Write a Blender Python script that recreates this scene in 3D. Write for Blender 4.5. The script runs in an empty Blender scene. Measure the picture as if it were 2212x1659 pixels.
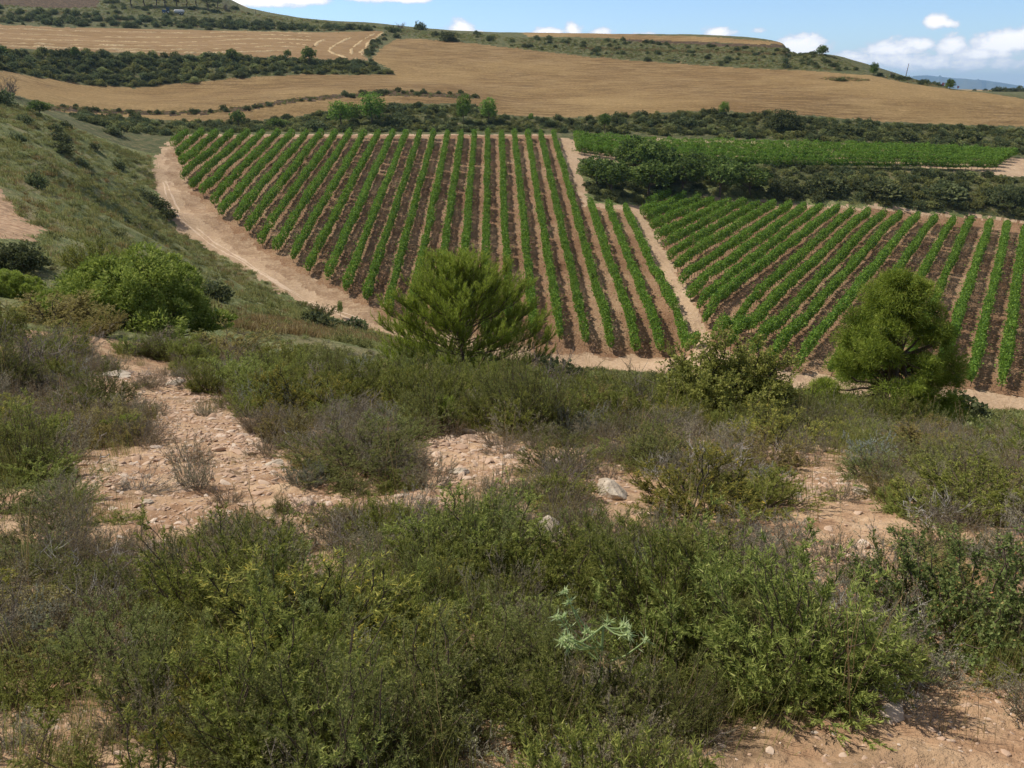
import bpy, math, random
import numpy as np
from math import radians, pi

# ------------------------------------------------------------------ camera, world, sun, exposure
SC = bpy.context.scene
PITCH = 18.9
FPX, CU, CV = 1840.0, 1106.0, 829.5          # focal length and centre in the units the survey points were measured in
cam_d = bpy.data.cameras.new('camera'); cam = bpy.data.objects.new('camera', cam_d)
SC.collection.objects.link(cam); SC.camera = cam
cam_d.sensor_width = 36; cam_d.lens = 36 * FPX / 2212
cam_d.clip_start = 0.05; cam_d.clip_end = 60000
cam.location = (0, 0, 0); cam.rotation_euler = (radians(90 - PITCH), 0, 0)

SUN_EL, SUN_AZ = 50.0, -62.0                  # azimuth from +Y, negative = to the left
wd = bpy.data.worlds.new('World'); SC.world = wd; wd.use_nodes = True
WN, WL = wd.node_tree.nodes, wd.node_tree.links
WN.clear()
def wmath(op, a, b=None, c=None, clamp=False):
    n = WN.new('ShaderNodeMath'); n.operation = op; n.use_clamp = clamp
    for i, x in enumerate((a, b, c)):
        if x is None: continue
        if isinstance(x, (int, float)): n.inputs[i].default_value = x
        else: WL.new(x, n.inputs[i])
    return n.outputs[0]
def pix_dir(u, v):
    x = (u - CU) / FPX; z = (CV - v) / FPX
    c, s = math.cos(radians(PITCH)), math.sin(radians(PITCH))
    return x, c + z * s, z * c - s
def build_world():
    out = WN.new('ShaderNodeOutputWorld'); bg = WN.new('ShaderNodeBackground')
    sky = WN.new('ShaderNodeTexSky'); sky.sky_type = 'NISHITA'; sky.sun_disc = False
    sky.sun_elevation = radians(SUN_EL); sky.sun_rotation = radians(SUN_AZ % 360)
    sky.altitude = 500; sky.air_density = 1.0; sky.dust_density = 0.25; sky.ozone_density = 2.2
    tc = WN.new('ShaderNodeTexCoord'); sep = WN.new('ShaderNodeSeparateXYZ')
    WL.new(tc.outputs['Generated'], sep.inputs[0])
    az = wmath('ARCTAN2', sep.outputs[0], sep.outputs[1])
    el = wmath('ARCSINE', sep.outputs[2])
    comb = WN.new('ShaderNodeCombineXYZ'); WL.new(az, comb.inputs[0]); WL.new(wmath('MULTIPLY', el, 1.6), comb.inputs[1])
    def noise(scale, det, rough, off):
        m = WN.new('ShaderNodeVectorMath'); m.operation = 'ADD'; WL.new(comb.outputs[0], m.inputs[0]); m.inputs[1].default_value = off
        n = WN.new('ShaderNodeTexNoise'); n.inputs['Scale'].default_value = scale; n.inputs['Detail'].default_value = det
        n.inputs['Roughness'].default_value = rough; WL.new(m.outputs[0], n.inputs['Vector']); return n.outputs['Fac']
    n1 = noise(34, 7, .6, (3.1, 1.7, 0)); n2 = noise(95, 5, .6, (7.1, 4.7, 0)); n3 = noise(12, 5, .55, (1.3, 9.1, 0))
    # cumulus: (u, v, half width, half height, density)
    cl = [(560, 4, 80, 17, 1.5), (650, 0, 70, 14, 1.5), (790, -6, 70, 15, 1.4), (880, -2, 60, 13, 1.35), (1000, 68, 26, 21, 1.7), (1032, 74, 16, 10, 1.3), (1192, 71, 38, 13, 1.5), (1235, 66, 22, 17, 1.6),
          (1302, 72, 26, 9, 1.2), (1395, 75, 26, 7, 1.2), (1556, 72, 32, 13, 1.4), (1641, 66, 20, 10, 1.05), (1735, 104, 56, 26, 1.6),
          (2022, 50, 22, 17, 1.5), (2052, 52, 18, 11, 1.25), (1925, 106, 60, 20, 1.45), (1985, 96, 36, 18, 1.5), (2052, 102, 30, 22, 1.6), (2170, 96, 62, 26, 1.55),
          (2120, 118, 80, 20, 1.15), (1900, 130, 110, 18, 1.05), (2060, 140, 220, 26, .95), (2215, 84, 36, 20, 1.6), (2300, 90, 80, 28, 1.5), (1830, 125, 60, 16, 1.0), (-300, 20, 150, 30, 1.3)]
    tot = None
    for (u, v, w, h, dn) in cl:
        x, y, z = pix_dir(u, v); a0 = math.atan2(x, y); e0 = math.asin(z / math.sqrt(x*x + y*y + z*z))
        sw = w / FPX * 1.0; sh = h / FPX * 1.0
        dx = wmath('MULTIPLY', wmath('SUBTRACT', az, a0), 1 / sw)
        dy = wmath('MULTIPLY', wmath('SUBTRACT', el, e0), 1 / sh)
        # flatter underside
        dyn = wmath('MULTIPLY', wmath('MINIMUM', dy, 0.0), 1.5); dyp = wmath('MAXIMUM', dy, 0.0)
        d2 = wmath('ADD', wmath('MULTIPLY', dx, dx), wmath('ADD', wmath('MULTIPLY', dyn, dyn), wmath('MULTIPLY', dyp, dyp)))
        g = wmath('MULTIPLY', wmath('EXPONENT', wmath('MULTIPLY', d2, -.9)), dn)
        tot = g if tot is None else wmath('MAXIMUM', tot, g)
    nn = wmath('ADD', wmath('MULTIPLY', wmath('SUBTRACT', n1, .5), 1.9), wmath('MULTIPLY', wmath('SUBTRACT', n2, .5), .9))
    dens = wmath('ADD', tot, nn)
    m = WN.new('ShaderNodeMapRange'); m.interpolation_type = 'SMOOTHSTEP'
    WL.new(dens, m.inputs[0]); m.inputs[1].default_value = .42; m.inputs[2].default_value = .95
    gate = wmath('MULTIPLY', m.outputs[0], wmath('MULTIPLY', tot, 5.0, clamp=True), clamp=True)
    hz = WN.new('ShaderNodeMapRange'); hz.interpolation_type = 'SMOOTHSTEP'      # thin veil low over the right-hand horizon
    WL.new(el, hz.inputs[0]); hz.inputs[1].default_value = .055; hz.inputs[2].default_value = .0; hz.inputs[3].default_value = 0; hz.inputs[4].default_value = .5
    veil = wmath('MULTIPLY', hz.outputs[0], wmath('ADD', n3, .15), clamp=True)
    cr = WN.new('ShaderNodeMix'); cr.data_type = 'RGBA'
    cr.inputs['A'].default_value = (8.2, 8.8, 10.0, 1); cr.inputs['B'].default_value = (15.0, 14.6, 14.4, 1)
    sh = WN.new('ShaderNodeMapRange'); WL.new(dens, sh.inputs[0]); sh.inputs[1].default_value = .55; sh.inputs[2].default_value = 1.35; WL.new(sh.outputs[0], cr.inputs['Factor'])
    tint = WN.new('ShaderNodeMix'); tint.data_type = 'RGBA'; tint.blend_type = 'MULTIPLY'; tint.inputs['Factor'].default_value = 1
    WL.new(sky.outputs[0], tint.inputs['A']); tint.inputs['B'].default_value = SKY_TINT
    lo = WN.new('ShaderNodeMapRange'); lo.interpolation_type = 'SMOOTHSTEP'; WL.new(el, lo.inputs[0]); lo.inputs[1].default_value = .05; lo.inputs[2].default_value = .45; lo.inputs[3].default_value = 1.6; lo.inputs[4].default_value = .82
    scl = WN.new('ShaderNodeVectorMath'); scl.operation = 'SCALE'; WL.new(tint.outputs['Result'], scl.inputs[0]); WL.new(lo.outputs[0], scl.inputs['Scale'])
    mv = WN.new('ShaderNodeMix'); mv.data_type = 'RGBA'; WL.new(veil, mv.inputs['Factor']); WL.new(scl.outputs[0], mv.inputs['A']); mv.inputs['B'].default_value = (7.2, 8.0, 9.6, 1)
    mx = WN.new('ShaderNodeMix'); mx.data_type = 'RGBA'; WL.new(gate, mx.inputs['Factor']); WL.new(mv.outputs['Result'], mx.inputs['A']); WL.new(cr.outputs['Result'], mx.inputs['B'])
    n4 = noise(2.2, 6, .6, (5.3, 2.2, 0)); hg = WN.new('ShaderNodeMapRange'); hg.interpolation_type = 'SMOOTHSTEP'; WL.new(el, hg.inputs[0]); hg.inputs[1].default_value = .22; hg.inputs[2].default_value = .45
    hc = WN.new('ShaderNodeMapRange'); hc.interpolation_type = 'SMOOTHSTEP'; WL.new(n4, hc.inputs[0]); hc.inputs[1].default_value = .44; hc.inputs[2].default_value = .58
    my = WN.new('ShaderNodeMix'); my.data_type = 'RGBA'; WL.new(wmath('MULTIPLY', hg.outputs[0], hc.outputs[0]), my.inputs['Factor']); WL.new(mx.outputs['Result'], my.inputs['A']); my.inputs['B'].default_value = (4.9, 4.4, 3.9, 1)  # unseen clouds high overhead, added to raise ambient light and make it less blue
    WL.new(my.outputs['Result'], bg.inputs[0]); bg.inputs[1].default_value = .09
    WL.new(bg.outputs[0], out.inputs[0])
SKY_TINT = (.84, .95, 1.14, 1)
build_world()
sd = bpy.data.lights.new('sun', 'SUN'); sun = bpy.data.objects.new('sun', sd); SC.collection.objects.link(sun)
sd.energy = 5.0; sd.angle = radians(.53); sd.color = (1, .93, .83)
sun.rotation_euler = (radians(90 - SUN_EL), 0, radians(180 - SUN_AZ) + pi) if False else (0, 0, 0)
from mathutils import Vector
_sv = Vector((math.sin(radians(SUN_AZ)) * math.cos(radians(SUN_EL)), math.cos(radians(SUN_AZ)) * math.cos(radians(SUN_EL)), math.sin(radians(SUN_EL))))
sun.rotation_euler = _sv.to_track_quat('Z', 'Y').to_euler()
SC.view_settings.view_transform = 'Standard'; SC.view_settings.look = 'None'
SC.view_settings.exposure = 0.0; SC.view_settings.gamma = 1
SC.cycles.max_bounces = 5; SC.cycles.diffuse_bounces = 3; SC.cycles.glossy_bounces = 2; SC.cycles.transmission_bounces = 3
SC.cycles.use_denoising = True; SC.cycles.volume_bounces = 1
SC.cycles.use_adaptive_sampling = True; SC.cycles.adaptive_threshold = .02
SC.render.use_persistent_data = False

# ------------------------------------------------------------------ small helpers
rng = np.random.default_rng(7)
LINK = SC.collection.objects.link
def norm(a): return a / np.maximum(np.linalg.norm(a, axis=-1, keepdims=True), 1e-9)
def tag(o, label=None, cat=None, group=None, kind=None):
    if label: o['label'] = label
    if cat: o['category'] = cat
    if group: o['group'] = group
    if kind: o['kind'] = kind
    return o

def _hash(ix, iy, seed):
    n = (ix.astype(np.int64) * 374761393 + iy.astype(np.int64) * 668265263 + seed * 1274126177) & 0xffffffff
    n = ((n ^ (n >> 13)) * 1274126177) & 0xffffffff
    return ((n ^ (n >> 16)) & 0xffff) / 65535.0
def vnoise(x, y, seed=0):
    ix, iy = np.floor(x), np.floor(y); fx, fy = x - ix, y - iy
    fx = fx * fx * (3 - 2 * fx); fy = fy * fy * (3 - 2 * fy)
    a = _hash(ix, iy, seed); b = _hash(ix + 1, iy, seed); c = _hash(ix, iy + 1, seed); d = _hash(ix + 1, iy + 1, seed)
    return (a + (b - a) * fx) * (1 - fy) + (c + (d - c) * fx) * fy
def fbm(x, y, seed=0, octv=4):
    s = 0; a = .5; t = 0
    for k in range(octv):
        s = s + a * vnoise(x * 2 ** k + k * 17.3, y * 2 ** k + k * 5.1, seed + k); t += a; a *= .5
    return s / t - .5

# ------------------------------------------------------------------ terrain survey
PA = (-42.05, -.05045, .17317, radians(-1.17627), -1.50470356 / .06706334, 2.82)       # block A plane: a, b, c, row heading, offset, spacing
_ks = 31.6
PB = (-_ks, -.03046581, .08397826, .53246046, -1.93809444 * _ks, .08537642 * _ks)
PA = PA[:4] + (-1.50470356 * 42.05, .06706334 * 42.05)
def plane_hit(P, u, v):
    x, y, z = pix_dir(u, v); k = -P[0] / (-(z) + P[1] * x + P[2] * y) ; return x * k, y * k, z * k
CP = []     # theta, lnR, T
def addp(X, Y, Z):
    R = math.hypot(X, Y); CP.append((math.atan2(X, Y), math.log(R), Z / R))
def cp(*pts):
    for (u, v, Y) in pts:
        x, y, z = pix_dir(u, v); k = Y / y; addp(x * k, Y, z * k)
def in_poly(x, y, poly):
    poly = np.asarray(poly); x = np.asarray(x); y = np.asarray(y)
    res = np.zeros(x.shape, bool); n = len(poly)
    bb = (x >= poly[:, 0].min()) & (x <= poly[:, 0].max()) & (y >= poly[:, 1].min()) & (y <= poly[:, 1].max())
    xs, ys = x[bb], y[bb]; r = np.zeros(xs.shape, bool)
    for i in range(n):
        x0, y0 = poly[i]; x1, y1 = poly[(i + 1) % n]
        if y0 == y1: continue
        c = (ys > min(y0, y1)) & (ys <= max(y0, y1))
        r ^= c & (xs < (ys - y0) * (x1 - x0) / (y1 - y0) + x0)
    res[bb] = r; return res
POLY_A = [(371, 322), (407, 293), (1196, 293), (1236, 400), (1262, 447), (1352, 455), (1497, 758), (1480, 778), (1180, 765), (845, 690), (700, 615), (590, 560), (500, 495), (420, 425)]
POLY_B = [(1385, 452), (1420, 424), (1500, 430), (1640, 440), (1900, 458), (2100, 472), (2300, 492), (2300, 880), (2212, 855), (2000, 838), (1800, 815), (1650, 795), (1572, 764), (1540, 745), (1470, 600), (1400, 470)]
for (P, poly) in ((PA, POLY_A), (PB, POLY_B)):
    us = np.arange(300, 2400, 62.); vs = np.array([296, 320, 350, 385, 420, 455, 500, 550, 600, 660, 720, 780, 830])
    for u in us:
        for v in vs:
            if in_poly(np.array([u]), np.array([v]), poly)[0]: addp(*plane_hit(P, u, v))
for (u, v) in ((335, 345), (333, 400), (350, 450), (385, 500), (440, 540), (500, 572), (600, 640), (680, 680), (760, 712), (830, 722), (372, 305), (407, 293), (1196, 293), (1352, 458), (1490, 765), (1300, 797), (1180, 788), (600, 293), (800, 293), (1000, 293), (1262, 447), (1230, 385), (1240, 330)):
    addp(*plane_hit(PA, u, v))
for (u, v) in ((1420, 424), (1640, 440), (1900, 458), (2100, 472), (2300, 492), (2212, 890), (2060, 873), (1780, 845), (1640, 826)):
    addp(*plane_hit(PB, u, v))
# foreground
for u in (-300, 100, 500, 900, 1300, 1700, 2100, 2500):
    cp((u, 2200, 1.17), (u, 1900, 1.5), (u, 1659, 1.92), (u, 1500, 2.4), (u, 1400, 2.85), (u, 1300, 3.4), (u, 1200, 4.2), (u, 1100, 5.3))
for u, L in {-300: ((1000, 6.6), (900, 9), (800, 12), (720, 16), (650, 22), (550, 36), (480, 45), (400, 60), (300, 90), (220, 130), (180, 150)),
             0: ((1000, 6.8), (900, 9.3), (800, 12.5), (720, 17), (650, 24), (550, 38), (500, 45), (400, 68), (300, 105), (240, 135), (205, 155)),
             100: ((1000, 7), (900, 9.6), (800, 13), (720, 18), (650, 26), (550, 42), (500, 52), (400, 82), (300, 125), (245, 168)),
             200: ((1000, 7), (900, 9.8), (800, 14), (700, 23), (650, 30), (560, 48), (500, 65), (400, 100), (350, 125), (300, 150), (262, 178)),
             300: ((1000, 7), (900, 10), (800, 15), (740, 19), (700, 27), (620, 48), (560, 72), (500, 100), (450, 120), (400, 135), (345, 153), (310, 168)),
             400: ((900, 10), (800, 15.5), (740, 21), (700, 31), (620, 57), (560, 87)),
             500: ((1000, 7), (900, 10.3), (830, 16), (760, 25), (708, 39), (655, 58), (602, 85)),
             660: ((900, 10.4), (835, 16), (772, 26), (727, 42), (704, 62)),
             830: ((1000, 7), (905, 10.6), (840, 16), (795, 26), (757, 46), (735, 70)),
             1000: ((910, 10.5), (858, 15), (822, 26), (788, 50), (768, 75)),
             1100: ((1000, 7), (915, 10.3), (868, 14), (838, 26), (808, 50), (790, 78)),
             1300: ((1000, 7.2), (930, 10), (888, 14), (865, 23), (838, 45), (812, 78)),
             1500: ((1000, 7.3), (940, 10), (902, 14), (880, 23), (853, 45), (828, 72)),
             1700: ((1000, 7.4), (950, 10), (922, 13.5), (900, 21), (872, 41), (848, 66)),
             1950: ((1000, 7.6), (965, 10), (940, 13.5), (920, 21), (896, 40), (877, 60)),
             2200: ((1060, 6.2), (1010, 8.2), (978, 11.5), (955, 20), (928, 40), (905, 62)),
             2500: ((1080, 6), (1030, 8), (1000, 11), (975, 20), (945, 40), (922, 58))}.items():
    cp(*[(u, v, y) for v, y in L])
# bank above block A, terraces of wheat, scrub banks, stubble, hill
cp((110, 245, 188), (200, 250, 197), (300, 257, 200), (400, 263, 204), (500, 263, 206), (640, 252, 211), (710, 240, 215), (830, 227, 221), (1000, 227, 225), (1090, 250, 214), (1231, 255, 213))
cp((250, 285, 172), (350, 296, 178), (450, 288, 182), (640, 286, 188), (900, 287, 195), (1100, 287, 198), (1200, 289, 201))
cp((120, 239, 193), (120, 229, 196), (230, 246, 203), (230, 237, 206), (350, 250, 207), (350, 241, 209.5), (450, 247, 209), (450, 239, 211.5), (550, 236, 214), (550, 228, 217), (650, 221, 221), (650, 212, 224), (750, 212, 228), (750, 203, 232), (850, 204, 234), (850, 194, 239), (950, 208, 233), (950, 202, 236))
cp((-100, 130, 232), (0, 152, 240), (100, 172, 250), (200, 186, 257), (280, 189.5, 263), (400, 182, 269), (550, 167, 277), (700, 161, 286), (800, 163, 292), (860, 160, 298))
cp((-100, 160, 215), (0, 178, 215), (100, 200, 222), (250, 212, 235), (400, 213, 240), (550, 200, 245), (700, 185, 256), (900, 180, 268), (1000, 195, 250))
cp((-100, 102, 255), (0, 105, 265), (100, 108, 275), (250, 115, 283), (400, 120, 291), (600, 125, 302), (720, 130, 309), (790, 131, 316))
cp((-100, 50, 345), (0, 54, 352), (150, 60, 364), (400, 65, 381), (560, 68, 390), (700, 70, 396), (830, 68, 402), (0, 78, 310), (300, 90, 330), (600, 95, 347), (760, 98, 355))
cp((0, 25, 385), (0, -40, 470), (0, -120, 600), (-200, 20, 380), (-200, -60, 480), (200, 32, 395), (200, -20, 470), (200, -90, 600), (400, 42, 405), (400, 15, 445), (400, -10, 490), (400, -50, 600))
cp((480, 13, 472), (540, 28, 464), (620, 38, 458), (700, 45, 452), (800, 50, 446), (850, 62, 440), (950, 70, 432), (1050, 76, 424), (480, 40, 425), (560, 52, 424), (700, 59, 420), (830, 62, 420), (880, 74, 405), (960, 80, 395))
cp((480, 18, 560), (620, 60, 620), (800, 80, 600), (950, 95, 560), (1050, 92, 540), (540, 40, 540), (700, 62, 540))
cp((800, 126, 322), (850, 86, 388), (900, 85, 388), (1000, 93, 376), (1100, 104, 366), (1250, 122, 350), (1400, 135, 337), (1600, 148, 321), (1750, 155, 306), (1880, 164, 290), (1950, 178, 281), (2050, 193, 271), (2130, 201, 263), (2212, 214, 253), (2350, 232, 240))
cp((850, 125, 330), (1000, 130, 328), (1100, 180, 284), (1100, 215, 245), (1250, 200, 262), (1400, 190, 267), (1700, 200, 251), (2000, 220, 237), (2212, 245, 229), (1400, 245, 216), (1560, 240, 217), (1700, 245, 216), (1906, 265, 213), (2070, 270, 213), (2212, 273, 212), (2400, 280, 207))
cp((1240, 289, 200), (1400, 293, 199), (1600, 300, 197), (1800, 308, 194), (2000, 322, 190), (2180, 335, 187), (2350, 345, 184))
cp((1330, 333, 182), (1500, 337, 182), (1700, 344, 180), (1900, 355, 176), (2100, 371, 171), (2212, 380, 168), (2350, 385, 166))
cp((1340, 360, 174), (1340, 395, 163), (1330, 440, 149), (1500, 370, 174), (1500, 405, 167), (1700, 370, 173), (1700, 405, 166), (1900, 385, 169), (1900, 425, 160), (2100, 400, 164), (2100, 440, 156), (2300, 420, 158), (2300, 455, 150))
cp((1080, 77, 402), (1250, 80, 386), (1400, 86, 375), (1500, 90, 368), (1600, 93, 360), (1690, 98, 352), (1500, 112, 350), (1300, 100, 366))
cp((1080, 73.5, 432), (1250, 72.5, 432), (1400, 77, 420), (1500, 80.5, 410), (1600, 86, 397), (1690, 93, 373), (1080, 85, 560), (1250, 85, 560), (1400, 90, 540), (1600, 110, 520), (1690, 118, 440), (1700, 150, 600))
cp((1703, 101, 360), (1712, 113, 378), (1730, 119, 376), (1760, 123, 368), (1800, 127, 362), (1712, 127, 440), (1730, 132, 430), (1800, 150, 400), (1712, 107, 350), (1730, 112, 345), (1760, 115, 338), (1795, 118, 332), (1815, 126, 327), (1840, 136, 321), (1856, 147, 314), (1870, 156, 306), (1760, 140, 405), (1830, 165, 400), (1900, 166, 302), (1950, 172, 304), (2000, 180, 315), (2050, 190, 330), (1900, 180, 400), (1950, 190, 420))
cp(*[(u, 201, 400) for u in (1950, 2050, 2130)], *[(u, 199, y) for u in (1900, 1960, 2020, 2080, 2150, 2212, 2300) for y in (455, 520)])
cp((2050, 193, 600), (2150, 194.5, 600), (2212, 195.5, 600), (2400, 198, 600), (2212, 204, 430), (2130, 200, 430), (2212, 216, 300), (2350, 230, 300), (1950, 195, 600), (1800, 197, 700))
for th in np.linspace(-.68, .68, 9):
    for R, t in ((1100, -.006), (1700, -.012), (3500, -.0085), (9000, -.004)):
        if th < -.1 and R < 1500: t = .03
        CP.append((th, math.log(R), t))
CP = np.array(CP)
def tps_fit(P, val, lam):
    d = np.linalg.norm(P[:, None] - P[None], axis=2); K = np.where(d > 0, d * d * np.log(np.maximum(d, 1e-9)), 0)
    n = len(P); A = np.zeros((n + 3, n + 3)); A[:n, :n] = K + lam * np.eye(n); A[:n, n] = 1; A[:n, n + 1:] = P; A[n:, :n] = A[:n, n:].T
    return np.linalg.solve(A, np.concatenate([val, np.zeros(3)]))
def tps_eval(P, w, Q):
    out = np.empty(len(Q)); n = len(P)
    for i in range(0, len(Q), 20000):
        q = Q[i:i + 20000]; d2 = ((q[:, None] - P[None]) ** 2).sum(2)
        out[i:i + 20000] = (.5 * d2 * np.log(np.maximum(d2, 1e-18))) @ w[:n] + w[n] + q @ w[n + 1:]
    return out
SX = np.array([1.0, 1.5])
_v = CP[:, 2] + 1.68 / np.exp(CP[:, 1])
_keep = []                                         # drop near-duplicates
for i in range(len(CP)):
    if all(np.linalg.norm((CP[i, :2] - CP[j, :2]) * SX) > .006 for j in _keep): _keep.append(i)
CP = CP[_keep]; _v = _v[_keep]
_w = tps_fit(CP[:, :2] * SX, _v, 2e-5)
TH0, TH1, NTH, LR0, LR1, NLR = -.66, .66, 265, math.log(.5), math.log(16000), 760
_tg, _lg = np.linspace(TH0, TH1, NTH), np.linspace(LR0, LR1, NLR)
_Q = np.stack(np.meshgrid(_tg, _lg, indexing='ij'), -1).reshape(-1, 2) * SX
TG = tps_eval(CP[:, :2] * SX, _w, _Q).reshape(NTH, NLR)
_nearmask = _lg < math.log(1.2)
TG[:, _nearmask] = TG[:, [np.searchsorted(_lg, math.log(1.2))]]
NOTCH = [math.atan2(pix_dir(u, 100)[0], pix_dir(u, 100)[1]) for u in (1688, 1708, 1722, 1768)]
def Tval(th, lr):
    th = np.asarray(th, float); lr = np.asarray(lr, float)
    a = np.clip((th - TH0) / (TH1 - TH0) * (NTH - 1), 0, NTH - 1.001); b = np.clip((lr - LR0) / (LR1 - LR0) * (NLR - 1), 0, NLR - 1.001)
    i = a.astype(int); j = b.astype(int); fa = a - i; fb = b - j
    t = (TG[i, j] * (1 - fa) + TG[i + 1, j] * fa) * (1 - fb) + (TG[i, j + 1] * (1 - fa) + TG[i + 1, j + 1] * fa) * fb
    # the plateau ends in an abrupt notch on its right
    sst = lambda x, a, b: (lambda q: q * q * (3 - 2 * q))(np.clip((x - a) / (b - a), 0, 1))
    t = t - .0050 * sst(th, NOTCH[0], NOTCH[1]) * (1 - sst(th, NOTCH[2], NOTCH[3])) * sst(lr, math.log(325), math.log(345))
    t = t - 1.68 / np.exp(lr)
    back = np.clip((np.abs(th) - .9) / .8, 0, 1)
    tb = -1.68 / np.exp(lr) + .12 / (1 + np.exp(lr) / 60)
    return t * (1 - back) + tb * back
def bumps(X, Y):
    R = np.hypot(X, Y)
    near = np.clip(1 - R / 60, 0, 1)
    far = 1 - near
    return near * (.10 * fbm(X * .9, Y * .9, 3, 3) + .045 * fbm(X * 7, Y * 7, 5, 3) + .014 * fbm(X * 26, Y * 26, 6, 2) * np.clip(1.6 - R / 9, 0, 1)) + far * (.30 * fbm(X * .16, Y * .16, 9, 3) + .07 * fbm(X * 1.4, Y * 1.4, 11, 2))
def height(X, Y):
    X = np.asarray(X, float); Y = np.asarray(Y, float); R = np.maximum(np.hypot(X, Y), .3)
    return Tval(np.arctan2(X, Y), np.log(R)) * R + bumps(X, Y)
_LRM = np.linspace(math.log(1.0), math.log(5000), 3000)
def hit(u, v, rmin=1.0):
    """where the line of sight through a surveyed direction meets the ground: theta, ln R"""
    x, y, z = pix_dir(u, v); th = math.atan2(x, y); t = z / math.hypot(x, y)
    T = Tval(np.full(_LRM.shape, th), _LRM); d = T - t
    idx = np.where((d[1:] >= 0) & (_LRM[1:] > math.log(rmin)))[0]
    if len(idx) == 0:
        sel = _LRM > math.log(rmin); k = np.where(sel)[0]; k = k[(k < 2200)]; j = k[np.argmax(T[k])]; return th, _LRM[j]
    return th, _LRM[idx[0] + 1]
def at(u, v, rmin=1.0):
    th, lr = hit(u, v, rmin); R = math.exp(lr); X, Y = R * math.sin(th), R * math.cos(th)
    return X, Y, float(height(X, Y))
def poly_tl(pts, rmin=60., step=25):
    out = []
    for i in range(len(pts)):
        a, b = pts[i], pts[(i + 1) % len(pts)]
        n = max(1, int(math.hypot(b[0] - a[0], b[1] - a[1]) / step))
        for k in range(n):
            t = k / n; out.append(hit(a[0] + (b[0] - a[0]) * t, a[1] + (b[1] - a[1]) * t, rmin))
    return out

# ------------------------------------------------------------------ materials
class NT:
    def __init__(s, name):
        s.m = bpy.data.materials.new(name); s.m.use_nodes = True; s.t = s.m.node_tree; s.t.nodes.clear()
        s.out = s.t.nodes.new('ShaderNodeOutputMaterial')
        s.co = s.t.nodes.new('ShaderNodeTexCoord').outputs['Object']
    def n(s, typ, **kw):
        nd = s.t.nodes.new(typ)
        for k, v in kw.items(): setattr(nd, k, v)
        return nd
    def put(s, sock, x):
        if isinstance(x, bpy.types.NodeSocket): s.t.links.new(x, sock)
        elif isinstance(x, (tuple, list)): sock.default_value = tuple(x) + ((1,) if len(x) == 3 and len(sock.default_value) == 4 else ())
        else: sock.default_value = x
    def math(s, op, a, b=0.0, clamp=False):
        nd = s.n('ShaderNodeMath', operation=op, use_clamp=clamp); s.put(nd.inputs[0], a); s.put(nd.inputs[1], b); return nd.outputs[0]
    def noise(s, scale, det=4, rough=.55, vec=None, dist=0.0, stretch=None):
        v = vec or s.co
        if stretch:
            mp = s.n('ShaderNodeMapping'); s.put(mp.inputs['Vector'], v); mp.inputs['Scale'].default_value = stretch[:3]
            if len(stretch) > 3: mp.inputs['Rotation'].default_value = (0, 0, stretch[3])
            v = mp.outputs[0]
        nd = s.n('ShaderNodeTexNoise'); s.put(nd.inputs['Vector'], v); nd.inputs['Scale'].default_value = scale
        nd.inputs['Detail'].default_value = det; nd.inputs['Roughness'].default_value = rough; nd.inputs['Distortion'].default_value = dist
        return nd.outputs['Fac']
    def vor(s, scale, feature='F1', out='Distance', rnd=1.0):
        nd = s.n('ShaderNodeTexVoronoi', feature=feature); s.put(nd.inputs['Vector'], s.co); nd.inputs['Scale'].default_value = scale
        nd.inputs['Randomness'].default_value = rnd; return nd.outputs[out]
    def ramp(s, fac, stops, interp='LINEAR'):
        nd = s.n('ShaderNodeValToRGB'); s.put(nd.inputs[0], fac); e = nd.color_ramp.elements; nd.color_ramp.interpolation = interp
        while len(e) > 1: e.remove(e[-1])
        for i, (p, c) in enumerate(stops):
            x = e[0] if i == 0 else e.new(p)
            x.position = p; x.color = tuple(c) + (1,) if len(c) == 3 else c
        return nd.outputs[0]
    def step(s, fac, a, b):
        nd = s.n('ShaderNodeMapRange', interpolation_type='SMOOTHSTEP'); s.put(nd.inputs[0], fac); nd.inputs[1].default_value = a; nd.inputs[2].default_value = b; return nd.outputs[0]
    def mix(s, f, a, b, mode='MIX'):
        nd = s.n('ShaderNodeMix', data_type='RGBA', blend_type=mode); s.put(nd.inputs['Factor'], f); s.put(nd.inputs['A'], a); s.put(nd.inputs['B'], b); return nd.outputs['Result']
    def attr(s, name):
        return s.n('ShaderNodeAttribute', attribute_name=name).outputs['Fac']
    def obj_rand(s): return s.n('ShaderNodeObjectInfo').outputs['Random']
    def finish(s, col, rough=.9, bump=None, bdist=.05, spec=.2, trans=None, metal=0.0, bstr=1.0):
        b = s.n('ShaderNodeBsdfPrincipled'); s.put(b.inputs['Base Color'], col); s.put(b.inputs['Roughness'], rough)
        b.inputs['Specular IOR Level'].default_value = spec; b.inputs['Metallic'].default_value = metal
        if bump is not None:
            bp = s.n('ShaderNodeBump'); s.put(bp.inputs['Height'], bump); bp.inputs['Distance'].default_value = bdist; bp.inputs['Strength'].default_value = bstr
            s.t.links.new(bp.outputs[0], b.inputs['Normal'])
        sh = b.outputs[0]
        if trans:
            tr = s.n('ShaderNodeBsdfTranslucent'); s.put(tr.inputs[0], col); mx = s.n('ShaderNodeMixShader'); mx.inputs[0].default_value = trans
            s.t.links.new(sh, mx.inputs[1]); s.t.links.new(tr.outputs[0], mx.inputs[2]); sh = mx.outputs[0]
        s.t.links.new(sh, s.out.inputs['Surface']); return s.m
MAT = {}
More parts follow.
